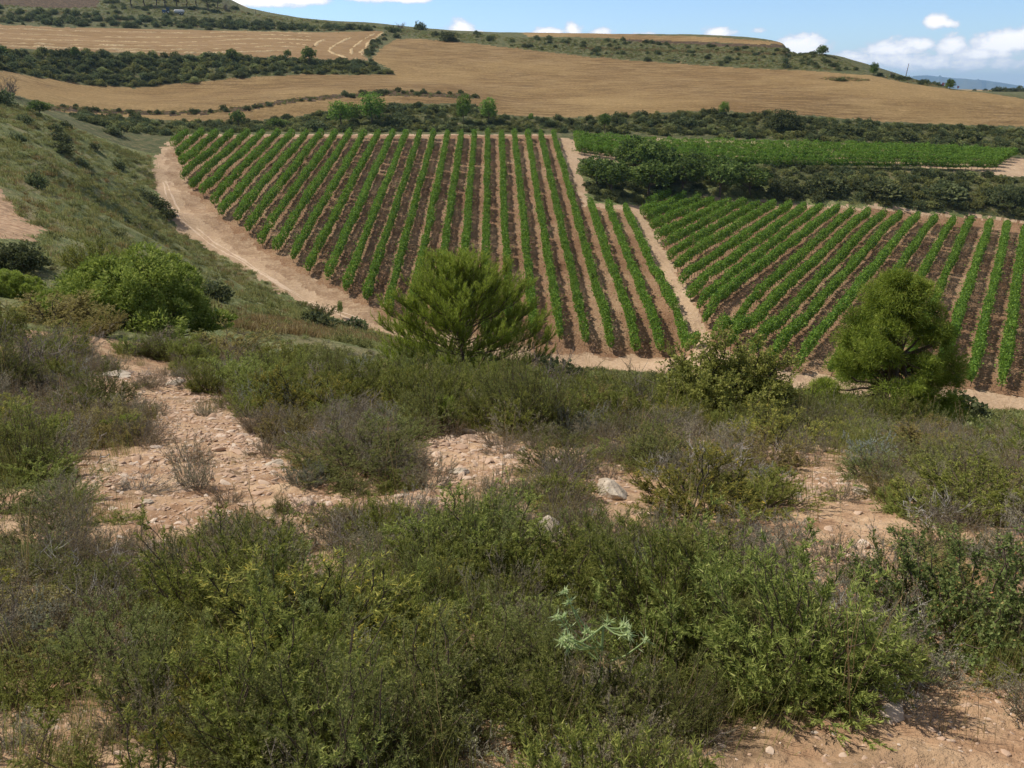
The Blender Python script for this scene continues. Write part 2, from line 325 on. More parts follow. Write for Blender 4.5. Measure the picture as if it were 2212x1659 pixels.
def build_mats():
    t = NT('hillside soil')
    big = t.noise(.35, 5, .6); mid = t.noise(3.2, 5, .65); fine = t.noise(28, 4, .7); grit = t.vor(34)
    c = t.ramp(mid, [(.28, (.19, .105, .055)), (.43, (.35, .215, .125)), (.58, (.52, .355, .215)), (.75, (.66, .49, .33))])
    c = t.mix(t.math('MULTIPLY', t.step(grit, .22, .12), t.step(mid, .4, .6)), c, t.mix(fine, (.40, .29, .2), (.72, .60, .48)))
    c = t.mix(t.step(t.noise(1.6, 6, .7), .5, .66), c, t.mix(fine, (.12, .075, .045), (.27, .18, .10)))      # litter
    MAT['soil'] = t.finish(c, .95, t.math('ADD', t.math('MULTIPLY', fine, .6), t.math('MULTIPLY', t.noise(9, 5, .7), .8)), .03)
    t = NT('heath ground')
    a = t.noise(.5, 6, .7); b = t.noise(.09, 4, .6); f = t.noise(4.5, 4, .7)
    c = t.ramp(a, [(.3, (.12, .145, .055)), (.46, (.19, .22, .08)), (.56, (.27, .275, .115)), (.72, (.40, .34, .18))])
    c = t.mix(t.step(b, .52, .7), c, (.28, .24, .12)); c = t.mix(.6, c, t.ramp(f, [(.3, (.3, .3, .3)), (.7, (1.5, 1.5, 1.5))]), 'MULTIPLY')
    MAT['heath'] = t.finish(c, 1, t.math('ADD', f, a), .35)
    t = NT('bank ground')
    a = t.noise(.7, 5, .7); f = t.noise(5, 4, .7)
    c = t.ramp(a, [(.3, (.07, .09, .035)), (.5, (.13, .14, .06)), (.62, (.22, .19, .09)), (.75, (.36, .28, .16))])
    MAT['bank'] = t.finish(c, 1, t.math('ADD', f, a), .4)
    t = NT('dry bank earth')
    c = t.ramp(t.noise(.9, 5, .7), [(.35, (.05, .035, .02)), (.55, (.12, .08, .045)), (.75, (.30, .21, .12))]); MAT['drybank'] = t.finish(c, 1, t.noise(4), .3)
    t = NT('track dust')
    a = t.noise(.22, 4, .6); f = t.noise(3.0, 5, .7); st = t.noise(1.2, 4, .6, stretch=(1, .35, 1))
    c = t.ramp(t.math('ADD', t.math('MULTIPLY', a, .4), t.math('MULTIPLY', f, .6)), [(.3, (.30, .195, .115)), (.5, (.48, .34, .215)), (.7, (.62, .465, .32))])
    c = t.mix(t.step(st, .52, .7), c, (.40, .27, .18))
    MAT['track'] = t.finish(c, .95, f, .15)
    t = NT('wheel rut'); f = t.noise(3.0, 5, .7)
    MAT['rut'] = t.finish(t.ramp(f, [(.3, (.52, .38, .26)), (.7, (.68, .53, .38))]), .95, f, .05)
    t = NT('tilled soil')
    f = t.noise(4.0, 5, .7); a = t.noise(.15, 4, .6)
    c = t.ramp(t.math('ADD', t.math('MULTIPLY', a, .45), t.math('MULTIPLY', f, .55)), [(.34, (.17, .085, .042)), (.5, (.32, .19, .105)), (.66, (.52, .37, .23))])
    MAT['tilled'] = t.finish(c, .95, f, .25)
    t = NT('churned headland'); f = t.noise(2.6, 5, .7); a = t.noise(.5, 4, .6)
    MAT['headland'] = t.finish(t.ramp(t.math('ADD', t.math('MULTIPLY', a, .5), t.math('MULTIPLY', f, .5)), [(.34, (.22, .135, .078)), (.5, (.36, .24, .145)), (.64, (.53, .385, .25))]), .95, f, .2)
    t = NT('ripe wheat')
    a = t.noise(.035, 5, .6, dist=1.0); m = t.noise(.35, 5, .7, stretch=(1, 2.6, 1, .15)); f = t.noise(3.5, 4, .8)
    c = t.ramp(t.math('ADD', t.math('MULTIPLY', a, .45), t.math('ADD', t.math('MULTIPLY', m, .35), t.math('MULTIPLY', f, .2))),
               [(.34, (.25, .15, .062)), (.47, (.36, .235, .105)), (.58, (.45, .31, .15)), (.7, (.53, .39, .205))])
    st = t.noise(.22, 5, .65, stretch=(.5, 3.2, 1, .12))
    c = t.mix(t.math('MULTIPLY', t.step(st, .42, .6), .8), c, (.22, .14, .062)); c = t.mix(t.math('MULTIPLY', t.step(t.noise(.012, 4, .6), .45, .62), .6), c, (.50, .345, .155))
    c = t.mix(.75, c, t.ramp(t.noise(1.3, 5, .8), [(.3, (.5, .5, .5)), (.7, (1.35, 1.35, 1.35))]), 'MULTIPLY')
    MAT['wheat'] = t.finish(c, 1, t.math('ADD', f, m), .5, spec=.1)
    t = NT('cut stubble')
    a = t.noise(.06, 5, .6, stretch=(1, 3, 1, -.1)); m = t.noise(.5, 5, .7, stretch=(1, 2.5, 1, -.1)); f = t.noise(3.5, 4, .8)
    c = t.ramp(t.math('ADD', t.math('MULTIPLY', a, .4), t.math('ADD', t.math('MULTIPLY', m, .35), t.math('MULTIPLY', f, .25))),
               [(.32, (.19, .115, .05)), (.47, (.28, .18, .085)), (.6, (.37, .25, .13)), (.72, (.50, .36, .21))])
    MAT['stubble'] = t.finish(c, 1, f, .2, spec=.1)
    t = NT('straw'); f = t.noise(1.2, 5, .8)
    MAT['straw'] = t.finish(t.ramp(f, [(.35, (.38, .26, .13)), (.55, (.58, .44, .25)), (.75, (.80, .66, .44))]), 1, f, .15, spec=.1)
    t = NT('far plain'); f = t.noise(.006, 5, .7, stretch=(1, 3, 1))
    MAT['plain'] = t.finish(t.ramp(f, [(.35, (.10, .11, .05)), (.5, (.34, .24, .12)), (.65, (.42, .32, .17))]), 1)
    t = NT('mountain'); f = t.noise(.001, 6, .7)
    MAT['mountain'] = t.finish(t.ramp(f, [(.35, (.04, .06, .03)), (.65, (.12, .12, .07))]), 1, f, 80)
build_mats()

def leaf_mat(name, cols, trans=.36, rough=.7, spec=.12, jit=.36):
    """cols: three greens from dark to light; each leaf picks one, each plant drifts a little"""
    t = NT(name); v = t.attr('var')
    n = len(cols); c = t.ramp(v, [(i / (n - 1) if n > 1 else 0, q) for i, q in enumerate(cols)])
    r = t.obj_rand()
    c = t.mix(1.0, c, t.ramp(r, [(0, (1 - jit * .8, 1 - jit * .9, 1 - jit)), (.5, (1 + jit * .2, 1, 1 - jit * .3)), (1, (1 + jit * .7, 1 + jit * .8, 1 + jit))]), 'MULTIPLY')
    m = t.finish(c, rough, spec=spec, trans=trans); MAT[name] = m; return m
def wood_mat(name, a, b):
    t = NT(name); f = t.noise(30, 4, .7); MAT[name] = t.finish(t.mix(f, a, b), .9, f, .01); return MAT[name]
wood_mat('bark', (.07, .05, .035), (.20, .15, .11)); wood_mat('greytwig', (.12, .10, .085), (.30, .26, .22)); wood_mat('deadwood', (.34, .31, .28), (.62, .59, .55)); wood_mat('darkbark', (.03, .024, .02), (.10, .08, .06))

# ------------------------------------------------------------------ mesh builder
class MB:
    def __init__(s): s.V = []; s.F4 = []; s.F3 = []; s.m4 = []; s.m3 = []; s.v4 = []; s.v3 = []; s.nv = 0
    def quads(s, Q, mat=0, var=None):
        n = len(Q); s.V.append(Q.reshape(-1, 3)); s.F4.append(np.arange(n * 4).reshape(n, 4) + s.nv); s.nv += n * 4
        s.m4.append(np.full(n, mat)); s.v4.append(np.full(n, .5) if var is None else np.broadcast_to(var, (n,)))
    def tris(s, Q, mat=0, var=None):
        n = len(Q); s.V.append(Q.reshape(-1, 3)); s.F3.append(np.arange(n * 3).reshape(n, 3) + s.nv); s.nv += n * 3
        s.m3.append(np.full(n, mat)); s.v3.append(np.full(n, .5) if var is None else np.broadcast_to(var, (n,)))
    def grid(s, V, F, mat=0, var=.5):
        s.V.append(V); F = np.asarray(F)
        (s.F4 if F.shape[1] == 4 else s.F3).append(F + s.nv); s.nv += len(V)
        (s.m4 if F.shape[1] == 4 else s.m3).append(np.full(len(F), mat)); (s.v4 if F.shape[1] == 4 else s.v3).append(np.full(len(F), var))
    def tube(s, P, r, sides=4, mat=0, var=.5):
        P = np.asarray(P, float); r = np.broadcast_to(r, (len(P),)); n = len(P)
        T = norm(np.gradient(P, axis=0)); ref = np.array([.3, .9, .2]) if abs(T[0][2]) > .7 else np.array([0, 0, 1.])
        A = norm(np.cross(T, ref)); B = np.cross(T, A); a = np.arange(sides) * 2 * pi / sides
        V = (P[:, None] + r[:, None, None] * (A[:, None] * np.cos(a)[None, :, None] + B[:, None] * np.sin(a)[None, :, None])).reshape(-1, 3)
        i = np.arange(n - 1)[:, None] * sides; j = np.arange(sides)[None]; k = (j + 1) % sides
        F = np.stack([i + j, i + k, i + sides + k, i + sides + j], -1).reshape(-1, 4); s.grid(V, F, mat, var)
    def mesh(s, name, mats, smooth=False):
        V = np.concatenate(s.V).astype(np.float32); me = bpy.data.meshes.new(name)
        F4 = np.concatenate(s.F4) if s.F4 else np.zeros((0, 4), int); F3 = np.concatenate(s.F3) if s.F3 else np.zeros((0, 3), int)
        n4, n3 = len(F4), len(F3)
        me.vertices.add(len(V)); me.vertices.foreach_set('co', V.ravel())
        me.loops.add(n4 * 4 + n3 * 3); me.loops.foreach_set('vertex_index', np.concatenate([F4.ravel(), F3.ravel()]).astype(np.int32))
        me.polygons.add(n4 + n3)
        me.polygons.foreach_set('loop_start', np.concatenate([np.arange(n4) * 4, n4 * 4 + np.arange(n3) * 3]).astype(np.int32))
        for m in mats: me.materials.append(m)
        mi = np.concatenate((s.m4 or [np.zeros(0)]) + (s.m3 or [np.zeros(0)])).astype(np.int32); me.polygons.foreach_set('material_index', mi)
        va = np.concatenate((s.v4 or [np.zeros(0)]) + (s.v3 or [np.zeros(0)])).astype(np.float32)
        at_ = me.attributes.new('var', 'FLOAT', 'FACE'); at_.data.foreach_set('value', va)
        if smooth: me.polygons.foreach_set('use_smooth', np.ones(n4 + n3, bool))
        me.update(calc_edges=True); return me
    def build(s, name, mats, parent=None, smooth=False):
        o = bpy.data.objects.new(name, s.mesh(name, mats, smooth)); LINK(o)
        if parent: o.parent = parent
        return o
def leafq(P, D, L, W, g, fold=.0):
    """diamond leaves: base P, direction D"""
    n = len(P); S = norm(np.cross(D, norm(g.normal(size=(n, 3))))) ; L = np.broadcast_to(L, (n,))[:, None]; W = np.broadcast_to(W, (n,))[:, None]
    m = P + D * L * .5
    return np.stack([P, m + S * W / 2, P + D * L, m - S * W / 2], 1)
def needt(P, D, L, W, g):
    n = len(P); S = norm(np.cross(D, norm(g.normal(size=(n, 3))))); L = np.broadcast_to(L, (n,))[:, None]; W = np.broadcast_to(W, (n,))[:, None]
    return np.stack([P - S * W / 2, P + S * W / 2, P + D * L], 1)

# ------------------------------------------------------------------ the ground, split into its surfaces
TRACK = [(372, 303), (350, 320), (334, 345), (332, 370), (333, 400), (350, 450), (384, 500), (448, 537), (510, 568), (612, 632), (692, 673), (768, 706), (832, 720), (900, 745), (1000, 768), (1100, 783),
         (1180, 792), (1300, 800), (1420, 808), (1500, 812), (1640, 827), (1780, 846), (1920, 860), (2060, 875), (2212, 893), (2330, 905),
         (2330, 488), (2212, 481), (2100, 468), (1900, 450), (1700, 440), (1640, 436), (1500, 426), (1440, 421), (1405, 430), (1385, 442), (1330, 445), (1272, 440), (1262, 400), (1250, 360), (1248, 342), (1300, 352), (1335, 358), (1330, 338), (1240, 327), (1232, 302), (1200, 297), (1196, 291), (900, 290), (640, 290), (407, 291)]
REG = {  # name: (outline, material, nearest range)
 'dirt_track': (TRACK, 'track', 50),
 'vineyard_headland': ([(357, 325), (407, 293), (1196, 293), (1236, 400), (1262, 447), (1352, 455), (1497, 758), (1480, 778), (1180, 768), (845, 706), (785, 690), (690, 642), (580, 580), (485, 522), (405, 455), (362, 385)], 'headland', 50),
 'vineyard_soil': (POLY_A, 'tilled', 50),
 'lower_vineyard_soil': (POLY_B, 'tilled', 50),
 'upper_vineyard_soil': ([(1232, 303), (1400, 300), (1600, 306), (1800, 314), (2000, 328), (2195, 342), (2260, 345), (2260, 388), (2212, 384), (2150, 380), (2100, 369), (1900, 355), (1700, 345), (1500, 339), (1330, 337), (1240, 326)], 'track', 120),
 'wheat_field': ([(-200, 128), (-40, 145), (0, 152), (100, 171), (200, 185), (280, 189), (400, 181), (550, 166), (700, 161), (800, 163), (856, 160), (840, 148), (802, 131), (815, 112), (852, 86), (900, 84), (1000, 92), (1100, 103), (1250, 121), (1400, 134), (1600, 147), (1750, 154), (1880, 163), (1950, 178), (2050, 193), (2130, 201), (2212, 214), (2400, 240),
                  (2400, 284), (2212, 274), (2050, 270), (1906, 265), (1756, 250), (1656, 245), (1506, 240), (1406, 245), (1231, 255), (1106, 250), (1075, 246), (1055, 236), (1030, 228), (1000, 222), (1035, 212), (1000, 202), (950, 202), (850, 194), (750, 203), (650, 212), (550, 228), (450, 239), (350, 241), (250, 238), (120, 228), (30, 205), (-40, 190), (-200, 170)], 'wheat', 150),
 'lower_wheat_field': ([(100, 239), (250, 247), (350, 249), (450, 247), (550, 236), (650, 221), (750, 212), (830, 207), (950, 210), (1000, 212), (1028, 214), (1000, 222), (900, 226), (830, 226), (710, 239), (640, 251), (560, 261), (400, 262), (300, 256), (200, 249)], 'wheat', 170),
 'stubble_field': ([(-200, 46), (0, 54), (150, 60), (400, 65), (560, 68), (700, 70), (828, 67), (800, 92), (786, 118), (797, 131), (720, 130), (600, 125), (400, 120), (250, 115), (100, 108), (0, 105), (-200, 100)], 'stubble', 240),
 'plateau_edge': ([(1350, 85), (1500, 91), (1690, 98), (1714, 109), (1690, 105), (1500, 97), (1350, 90)], 'drybank', 330),
 'plateau_field': ([(1080, 72), (1250, 70), (1400, 76), (1500, 79), (1600, 85), (1690, 92), (1690, 98), (1600, 94), (1500, 91), (1400, 87), (1250, 81), (1085, 78)], 'wheat', 345),
 'terrace_bank': ([(90, 228), (120, 228), (250, 238), (350, 241), (450, 239), (550, 228), (650, 212), (750, 203), (850, 194), (950, 202), (1000, 202), (1035, 212), (1000, 212), (950, 210), (830, 207), (750, 212), (650, 221), (550, 236), (450, 247), (350, 249), (250, 247), (100, 239)], 'drybank', 180),
 'ploughed_slope': ([(-250, -60), (214, -14), (212, 16), (120, 19), (0, 11), (-250, 6)], 'drybank', 300),
 'slope_path': ([(-300, 380), (-60, 380), (0, 402), (22, 440), (48, 480), (110, 492), (122, 506), (40, 520), (-60, 520), (-300, 510)], 'soil', 25),
}
PTL = {k: poly_tl(v[0], v[2]) for k, v in REG.items()}
# the far side of the plateau and the land beyond the crest on the right carry crops too
PTL['plateau_field'] = [p if p[1] < math.log(395) else (p[0], math.log(520)) for p in PTL['plateau_field']]
ORDER = ['terrace_bank', 'wheat_field', 'lower_wheat_field', 'stubble_field', 'plateau_edge', 'plateau_field', 'dirt_track', 'vineyard_headland', 'vineyard_soil', 'lower_vineyard_soil', 'upper_vineyard_soil', 'ploughed_slope', 'slope_path']
def region_of(th, lr):
    r = np.zeros(th.shape, int)
    for i, k in enumerate(ORDER): r[in_poly(th, lr, PTL[k])] = i + 1
    return r
def build_ground(nth=1000, nlr=1250):
    inner = np.linspace(-.63, .63, nth)
    outL = np.linspace(-pi, -.64, 50); outR = np.linspace(.64, pi, 50)
    th = np.concatenate([outL, inner, outR]); lr = np.concatenate([np.linspace(math.log(.25), math.log(1.4), 20)[:-1], np.linspace(math.log(1.4), math.log(700), nlr), np.linspace(math.log(700), math.log(15500), 60)[1:]])
    TH, LR = np.meshgrid(th, lr, indexing='ij'); R = np.exp(LR); X = R * np.sin(TH); Y = R * np.cos(TH); Z = height(X, Y)
    nr = len(lr); V = np.stack([X, Y, Z], -1).reshape(-1, 3)
    i = np.arange(len(th) - 1)[:, None] * nr; j = np.arange(nr - 1)[None]
    F = np.stack([i + j, i + nr + j, i + nr + j + 1, i + j + 1], -1).reshape(-1, 4)
    # nudge the borders so that no edge is drafted with a ruler
    tc = (TH[:-1, :-1] + TH[1:, 1:]).ravel() / 2; lc = (LR[:-1, :-1] + LR[1:, 1:]).ravel() / 2
    xc = np.exp(lc) * np.sin(tc); yc = np.exp(lc) * np.cos(tc)
    w = 1.2; dt = w * fbm(xc * .6, yc * .6, 21, 3) / np.exp(lc); dl = w * fbm(xc * .6, yc * .6, 31, 3) / np.exp(lc)
    reg = region_of(tc + dt * 2, lc + dl * 2.5)
    rr = np.exp(lc)
    base = np.where(rr > 640, 101, np.where((tc < .62) & (tc > -.62) & (rr > 175), 102, np.where(rr > 21 , 103, 104)))
    reg = np.where(reg == 0, base, reg)
    # the dark earth bank that carries the scrub: everything above block A or behind the clump
    names = {101: ('far_plain', 'plain'), 102: ('scrub_bank_ground', 'bank'), 103: ('hillside', 'heath'), 104: ('rocky_hillside', 'soil')}
    for i_, k in enumerate(ORDER): names[i_ + 1] = (k, REG[k][1])
    for rid, (nm, mt) in names.items():
        f = F[reg == rid]
        if len(f) == 0: print('EMPTY region', nm); continue
        used, inv = np.unique(f, return_inverse=True)
        b = MB(); b.grid(V[used], inv.reshape(-1, 4)); o = b.build(nm, [MAT[mt]], smooth=True); tag(o, kind='structure')
build_ground()

def build_mountain():
    b = MB(); prof = [(1700, 214), (1850, 190), (1940, 172), (1975, 164), (2000, 162.5), (2030, 166), (2080, 170), (2130, 174), (2170, 180), (2212, 186), (2290, 194), (2400, 206)]
    us = np.linspace(1700, 2400, 120); vs = np.interp(us, [p[0] for p in prof], [p[1] for p in prof]) + 1.5 * fbm(us * .05, us * 0, 77, 4)
    rows = []
    for k, (fr, d) in enumerate(((0, 10800), (.45, 11700), (.8, 12500), (1, 13200), (.5, 14500), (0, 15300))):
        L = []
        for u, v in zip(us, vs):
            x, y, z = pix_dir(u, v); h = math.hypot(x, y); T = (z / h) * 13200; th = math.atan2(x, y)
            L.append((d * math.sin(th), d * math.cos(th), -90 + (T + 90) * fr + (200 * fbm(np.array([u * .06]), np.array([k * 1.7]), 5, 3)[0] if 0 < fr < 1 else 0)))
        rows.append(L)
    V = np.array(rows).reshape(-1, 3); n = len(us); i = np.arange(5)[:, None] * n; j = np.arange(n - 1)[None]
    F = np.stack([i + j, i + j + 1, i + n + j + 1, i + n + j], -1).reshape(-1, 4)
    b.grid(V, F); o = b.build('mountain_ridge', [MAT['mountain']], smooth=True); tag(o, kind='structure')
build_mountain()

# ------------------------------------------------------------------ vine rows
leaf_mat('vine leaf', [(.085, .165, .022), (.145, .26, .035), (.215, .355, .055), (.32, .46, .09)], trans=.35, jit=.1)
ORD = ['first', 'second', 'third', 'fourth', 'fifth', 'sixth', 'seventh', 'eighth', 'ninth', 'tenth', 'eleventh', 'twelfth', 'thirteenth', 'fourteenth', 'fifteenth', 'sixteenth',
       'seventeenth', 'eighteenth', 'nineteenth', 'twentieth', 'twenty-first', 'twenty-second', 'twenty-third', 'twenty-fourth', 'twenty-fifth', 'twenty-sixth', 'twenty-seventh', 'twenty-eighth', 'twenty-ninth', 'thirtieth']
def vine_row(p0, p1, label, group, seed, dens=330, hw=.46, top=1.9, low=.42):
    seed = (seed * 7919 + 131) % 99991; g = np.random.default_rng(seed); p0 = np.array(p0[:2]); p1 = np.array(p1[:2]); L = np.linalg.norm(p1 - p0); d = (p1 - p0) / L; nrm = np.array([d[1], -d[0]])
    root = bpy.data.objects.new('vine_row', None); LINK(root); root.location = (p0[0], p0[1], float(height(*p0)))
    tag(root, label, 'vine row', group); org = np.array(root.location)
    n = int(L * dens); s = g.uniform(-.2, L + .2, n)
    # plants every 1.1 m swell and thin out; a few gaps
    ph = s / 1.1; pl = np.floor(ph); size = .82 + .62 * (_hash(pl, pl * 0, seed) - .5) + .22 * np.cos((ph - pl - .5) * 2 * pi) * .5
    gap = _hash(pl, pl * 0 + 3, seed) < .03; keep = (~gap | (g.random(n) < .15)) & (g.random(n) < .55 + .75 * _hash(pl, pl * 0 + 7, seed)); s = s[keep]; size = size[keep]; n = len(s)
    a = g.uniform(0, 2 * pi, n); rad = np.sqrt(g.uniform(.35, 1, n)); hh = (top - low) / 2
    cx = np.cos(a) * rad * hw * size * (1 + .3 * (vnoise(s * 1.3, s * 0, seed) - .5)); cz = low + hh + np.sin(a) * rad * hh * size * (1 + .35 * (vnoise(s * 1.9, s * 0 + 9, seed + 3) - .5))
    shoot = g.random(n) < .09; cz = cz + shoot * g.uniform(0, .5, n); cx = cx + shoot * g.normal(0, .26, n)
    wob = .10 * (vnoise(s * .12, s * 0, seed + 8) - .5) * 2
    X = p0[0] + d[0] * s + nrm[0] * (cx + wob); Y = p0[1] + d[1] * s + nrm[1] * (cx + wob); Z = height(X, Y) + cz
    P = np.stack([X, Y, Z], 1) - org
    out = np.stack([nrm[0] * np.cos(a), nrm[1] * np.cos(a), np.sin(a) * .7 + .1], 1); D = norm(out + g.normal(0, .75, (n, 3)))
    sz = g.uniform(.12, .24, n)
    b = MB(); b.quads(leafq(P, D, sz, sz * .95, g), 0, np.clip(g.beta(2, 2.2, n) + .12 * (size - .8), 0, 1)); b.build('foliage', [MAT['vine leaf']], root)
    b = MB()
    for k in np.arange(.55, L, 1.1):
        q = p0 + d * (k + g.normal(0, .05)); z = float(height(*q)); j = g.normal(0, .04, 2)
        b.tube([(q[0] - org[0], q[1] - org[1], z - .05 - org[2]), (q[0] + j[0] - org[0], q[1] + j[1] - org[1], z + .45 - org[2]), (q[0] - org[0], q[1] - org[1], z + .85 - org[2])], [.045, .035, .03], 4)
    o = b.build('stems', [MAT['bark']], root); o['kind'] = 'stuff'
    return root
def row_line(P, i, u, v):
    """foot of row i of a block (its line on the ground) nearest to a surveyed row end"""
    h, d0, S = P[3], P[4], P[5]; th, lr = hit(u, v, 50); R = math.exp(lr); X, Y = R * math.sin(th), R * math.cos(th)
    nx, ny = math.cos(h), -math.sin(h); off = d0 + i * S - (X * nx + Y * ny)
    return X + nx * off, Y + ny * off
A_TOP = [407, 440, 475, 508, 541, 573, 605, 638, 670, 700, 732, 762, 793, 822, 852, 882, 910, 940, 970, 998, 1025, 1052, 1082, 1111, 1138, 1165, 1193]
A_BOT = [(371, 322), (384, 345), (392, 362), (399, 395), (413, 412), (429, 427), (453, 449), (475, 472), (502, 489), (531, 509), (565, 534), (595, 549), (630, 572), (665, 597), (700, 609), (745, 639), (792, 659), (837, 679),
         (885, 700), (940, 715), (995, 722), (1050, 728), (1105, 730), (1161, 733), (1212, 744), (1266, 755), (1322, 764), (1380, 769), (1430, 770), (1485, 765)]
A_T2 = [(1275, 452), (1310, 457), (1348, 460)]
for i in range(30):
    t = (A_TOP[i], 299) if i < 27 else A_T2[i - 27]
    lab = 'leafy green vine row in the central block, %s from the curving track on its left' % ORD[i] if i < 15 else 'leafy green vine row in the central block, %s from the straight track on its right' % ORD[29 - i]
    vine_row(row_line(PA, i + 1, *A_BOT[i]), row_line(PA, i + 1, *t), lab, 'vine rows of the central block', 100 + i)
_b = lambda q: (1287.6 + q[0] * .41788, 372.7 + q[1] * .41788)
B_TOP = [(380, 110), (455, 120), (530, 130), (600, 145), (685, 150), (765, 150), (835, 165), (915, 165), (1000, 170), (1075, 180), (1155, 180), (1245, 185), (1320, 200), (1400, 205), (1480, 215), (1565, 220), (1655, 230), (1750, 235), (1840, 250), (1930, 250), (2030, 265), (2120, 275), (2210, 287), (2300, 300), (2395, 315)]
B_BOT = [(255, 165), (228, 214), (255, 242), (275, 285), (300, 342), (330, 390), (355, 450), (390, 500), (415, 585), (455, 650), (505, 715), (540, 785), (585, 870), (660, 915), (780, 950), (900, 990), (1040, 1012), (1210, 1040), (1400, 1050), (1580, 1060), (1760, 1068), (1930, 1098), (2090, 1120), (2245, 1135), (2400, 1150)]
for i in range(25):
    t = _b(B_TOP[i]); bq = _b(B_BOT[i]); bq = (bq[0] + (10 if 5 < i < 15 else 5 if i <= 5 else 0), bq[1])
    lab = 'leafy green vine row in the lower right block, %s from the straight track' % ORD[i] if i < 14 else 'leafy green vine row in the lower right block, %s from the right edge' % ORD[24 - i]
    vine_row(at(bq[0], bq[1] + 9, 50), at(t[0], t[1] + 13, 50), lab, 'vine rows of the lower right block', 200 + i)
# the narrow upper strip: rows run along the terrace
def strip_rows():
    f = [at(1246, 331, 120), at(1500, 334, 120), at(1700, 341, 120), at(1900, 351, 120), at(2150, 368, 120)]
    k = [at(1240, 303, 120), at(1500, 303, 120), at(1700, 310, 120), at(1900, 321, 120), at(2192, 341, 120)]
    f = np.array(f)[:, :2]; k = np.array(k)[:, :2]
    names = ['front row nearest the bank edge', 'second row from the front', 'middle row', 'fourth row from the front', 'fifth row from the front', 'rear row under the dark scrub']
    for r in range(6):
        t = r / 5; P = f * (1 - t) + k * t
        vine_row(P[0], P[-1], 'long vine row of the upper strip, ' + names[r], 'vine rows of the upper strip', 300 + r, dens=430, hw=.78, top=1.95, low=.4)
strip_rows()

# ------------------------------------------------------------------ plants
leaf_mat('rosemary leaf', [(0.07, 0.09, 0.028), (0.165, 0.2, 0.062), (0.27, 0.3, 0.1), (0.44, 0.42, 0.18)])
leaf_mat('bright shrub leaf', [(0.09, 0.125, 0.032), (0.2, 0.245, 0.058), (0.31, 0.345, 0.09), (0.47, 0.46, 0.16)])
leaf_mat('flecked leaf', [(0.085, 0.1, 0.028), (0.18, 0.205, 0.05), (0.28, 0.295, 0.07), (0.42, 0.38, 0.09), (0.85, 0.62, 0.09)])
leaf_mat('olive leaf', [(0.13, 0.12, 0.045), (0.24, 0.22, 0.075), (0.35, 0.31, 0.11), (0.48, 0.41, 0.17)])
leaf_mat('grey leaf', [(0.15, 0.14, 0.09), (0.26, 0.25, 0.165), (0.36, 0.34, 0.23), (0.47, 0.43, 0.3)])
leaf_mat('brown leaf', [(0.1, 0.08, 0.045), (0.21, 0.17, 0.1), (0.33, 0.28, 0.165), (0.48, 0.41, 0.26)])
leaf_mat('blue leaf', [(0.14, 0.16, 0.125), (0.24, 0.27, 0.205), (0.35, 0.38, 0.3), (0.46, 0.48, 0.38)])
leaf_mat('kermes leaf', [(0.06, 0.085, 0.022), (0.11, 0.15, 0.04), (0.17, 0.21, 0.06), (0.24, 0.27, 0.09), (0.5, 0.22, 0.1)])
leaf_mat('rust leaf', [(.16, .07, .035), (.28, .13, .06), (.38, .20, .10)])
leaf_mat('juniper leaf', [(0.11, 0.17, 0.035), (0.26, 0.36, 0.07), (0.4, 0.51, 0.12), (0.55, 0.63, 0.2)])
leaf_mat('pine needle', [(0.1, 0.15, 0.022), (0.23, 0.31, 0.042), (0.36, 0.44, 0.075), (0.52, 0.57, 0.14)], jit=.12)
leaf_mat('dark scrub leaf', [(0.065, 0.085, 0.04), (0.12, 0.15, 0.065), (0.185, 0.215, 0.095), (0.28, 0.3, 0.15)], jit=.3)
leaf_mat('tree leaf', [(0.06, 0.1, 0.03), (0.12, 0.18, 0.045), (0.18, 0.26, 0.065), (0.27, 0.36, 0.11)], jit=.2)
leaf_mat('pale tree leaf', [(0.09, 0.165, 0.03), (0.165, 0.27, 0.053), (0.255, 0.375, 0.075), (0.375, 0.495, 0.12)], jit=.2)
leaf_mat('grass blade', [(0.12, 0.14, 0.035), (0.21, 0.23, 0.06), (0.33, 0.32, 0.11), (0.52, 0.45, 0.21)], jit=.2)
leaf_mat('dry grass', [(0.184, 0.138, 0.057), (0.322, 0.241, 0.115), (0.483, 0.38, 0.196), (0.667, 0.552, 0.322)], jit=.2)
leaf_mat('big olive leaf', [(0.09, 0.11, 0.03), (0.19, 0.215, 0.05), (0.29, 0.3, 0.075), (0.42, 0.4, 0.13)])
leaf_mat('thistle', [(0.32, 0.44, 0.18), (0.48, 0.6, 0.27), (0.66, 0.74, 0.4)], jit=.05)
leaf_mat('heath leaf', [(0.13, 0.15, 0.055), (0.22, 0.25, 0.09), (0.31, 0.325, 0.13), (0.42, 0.39, 0.18)], jit=.35)
leaf_mat('yellow petal', [(.75, .62, .03), (.9, .75, .05)], jit=.05)
leaf_mat('white petal', [(.6, .6, .6), (.8, .8, .8)], jit=.05)

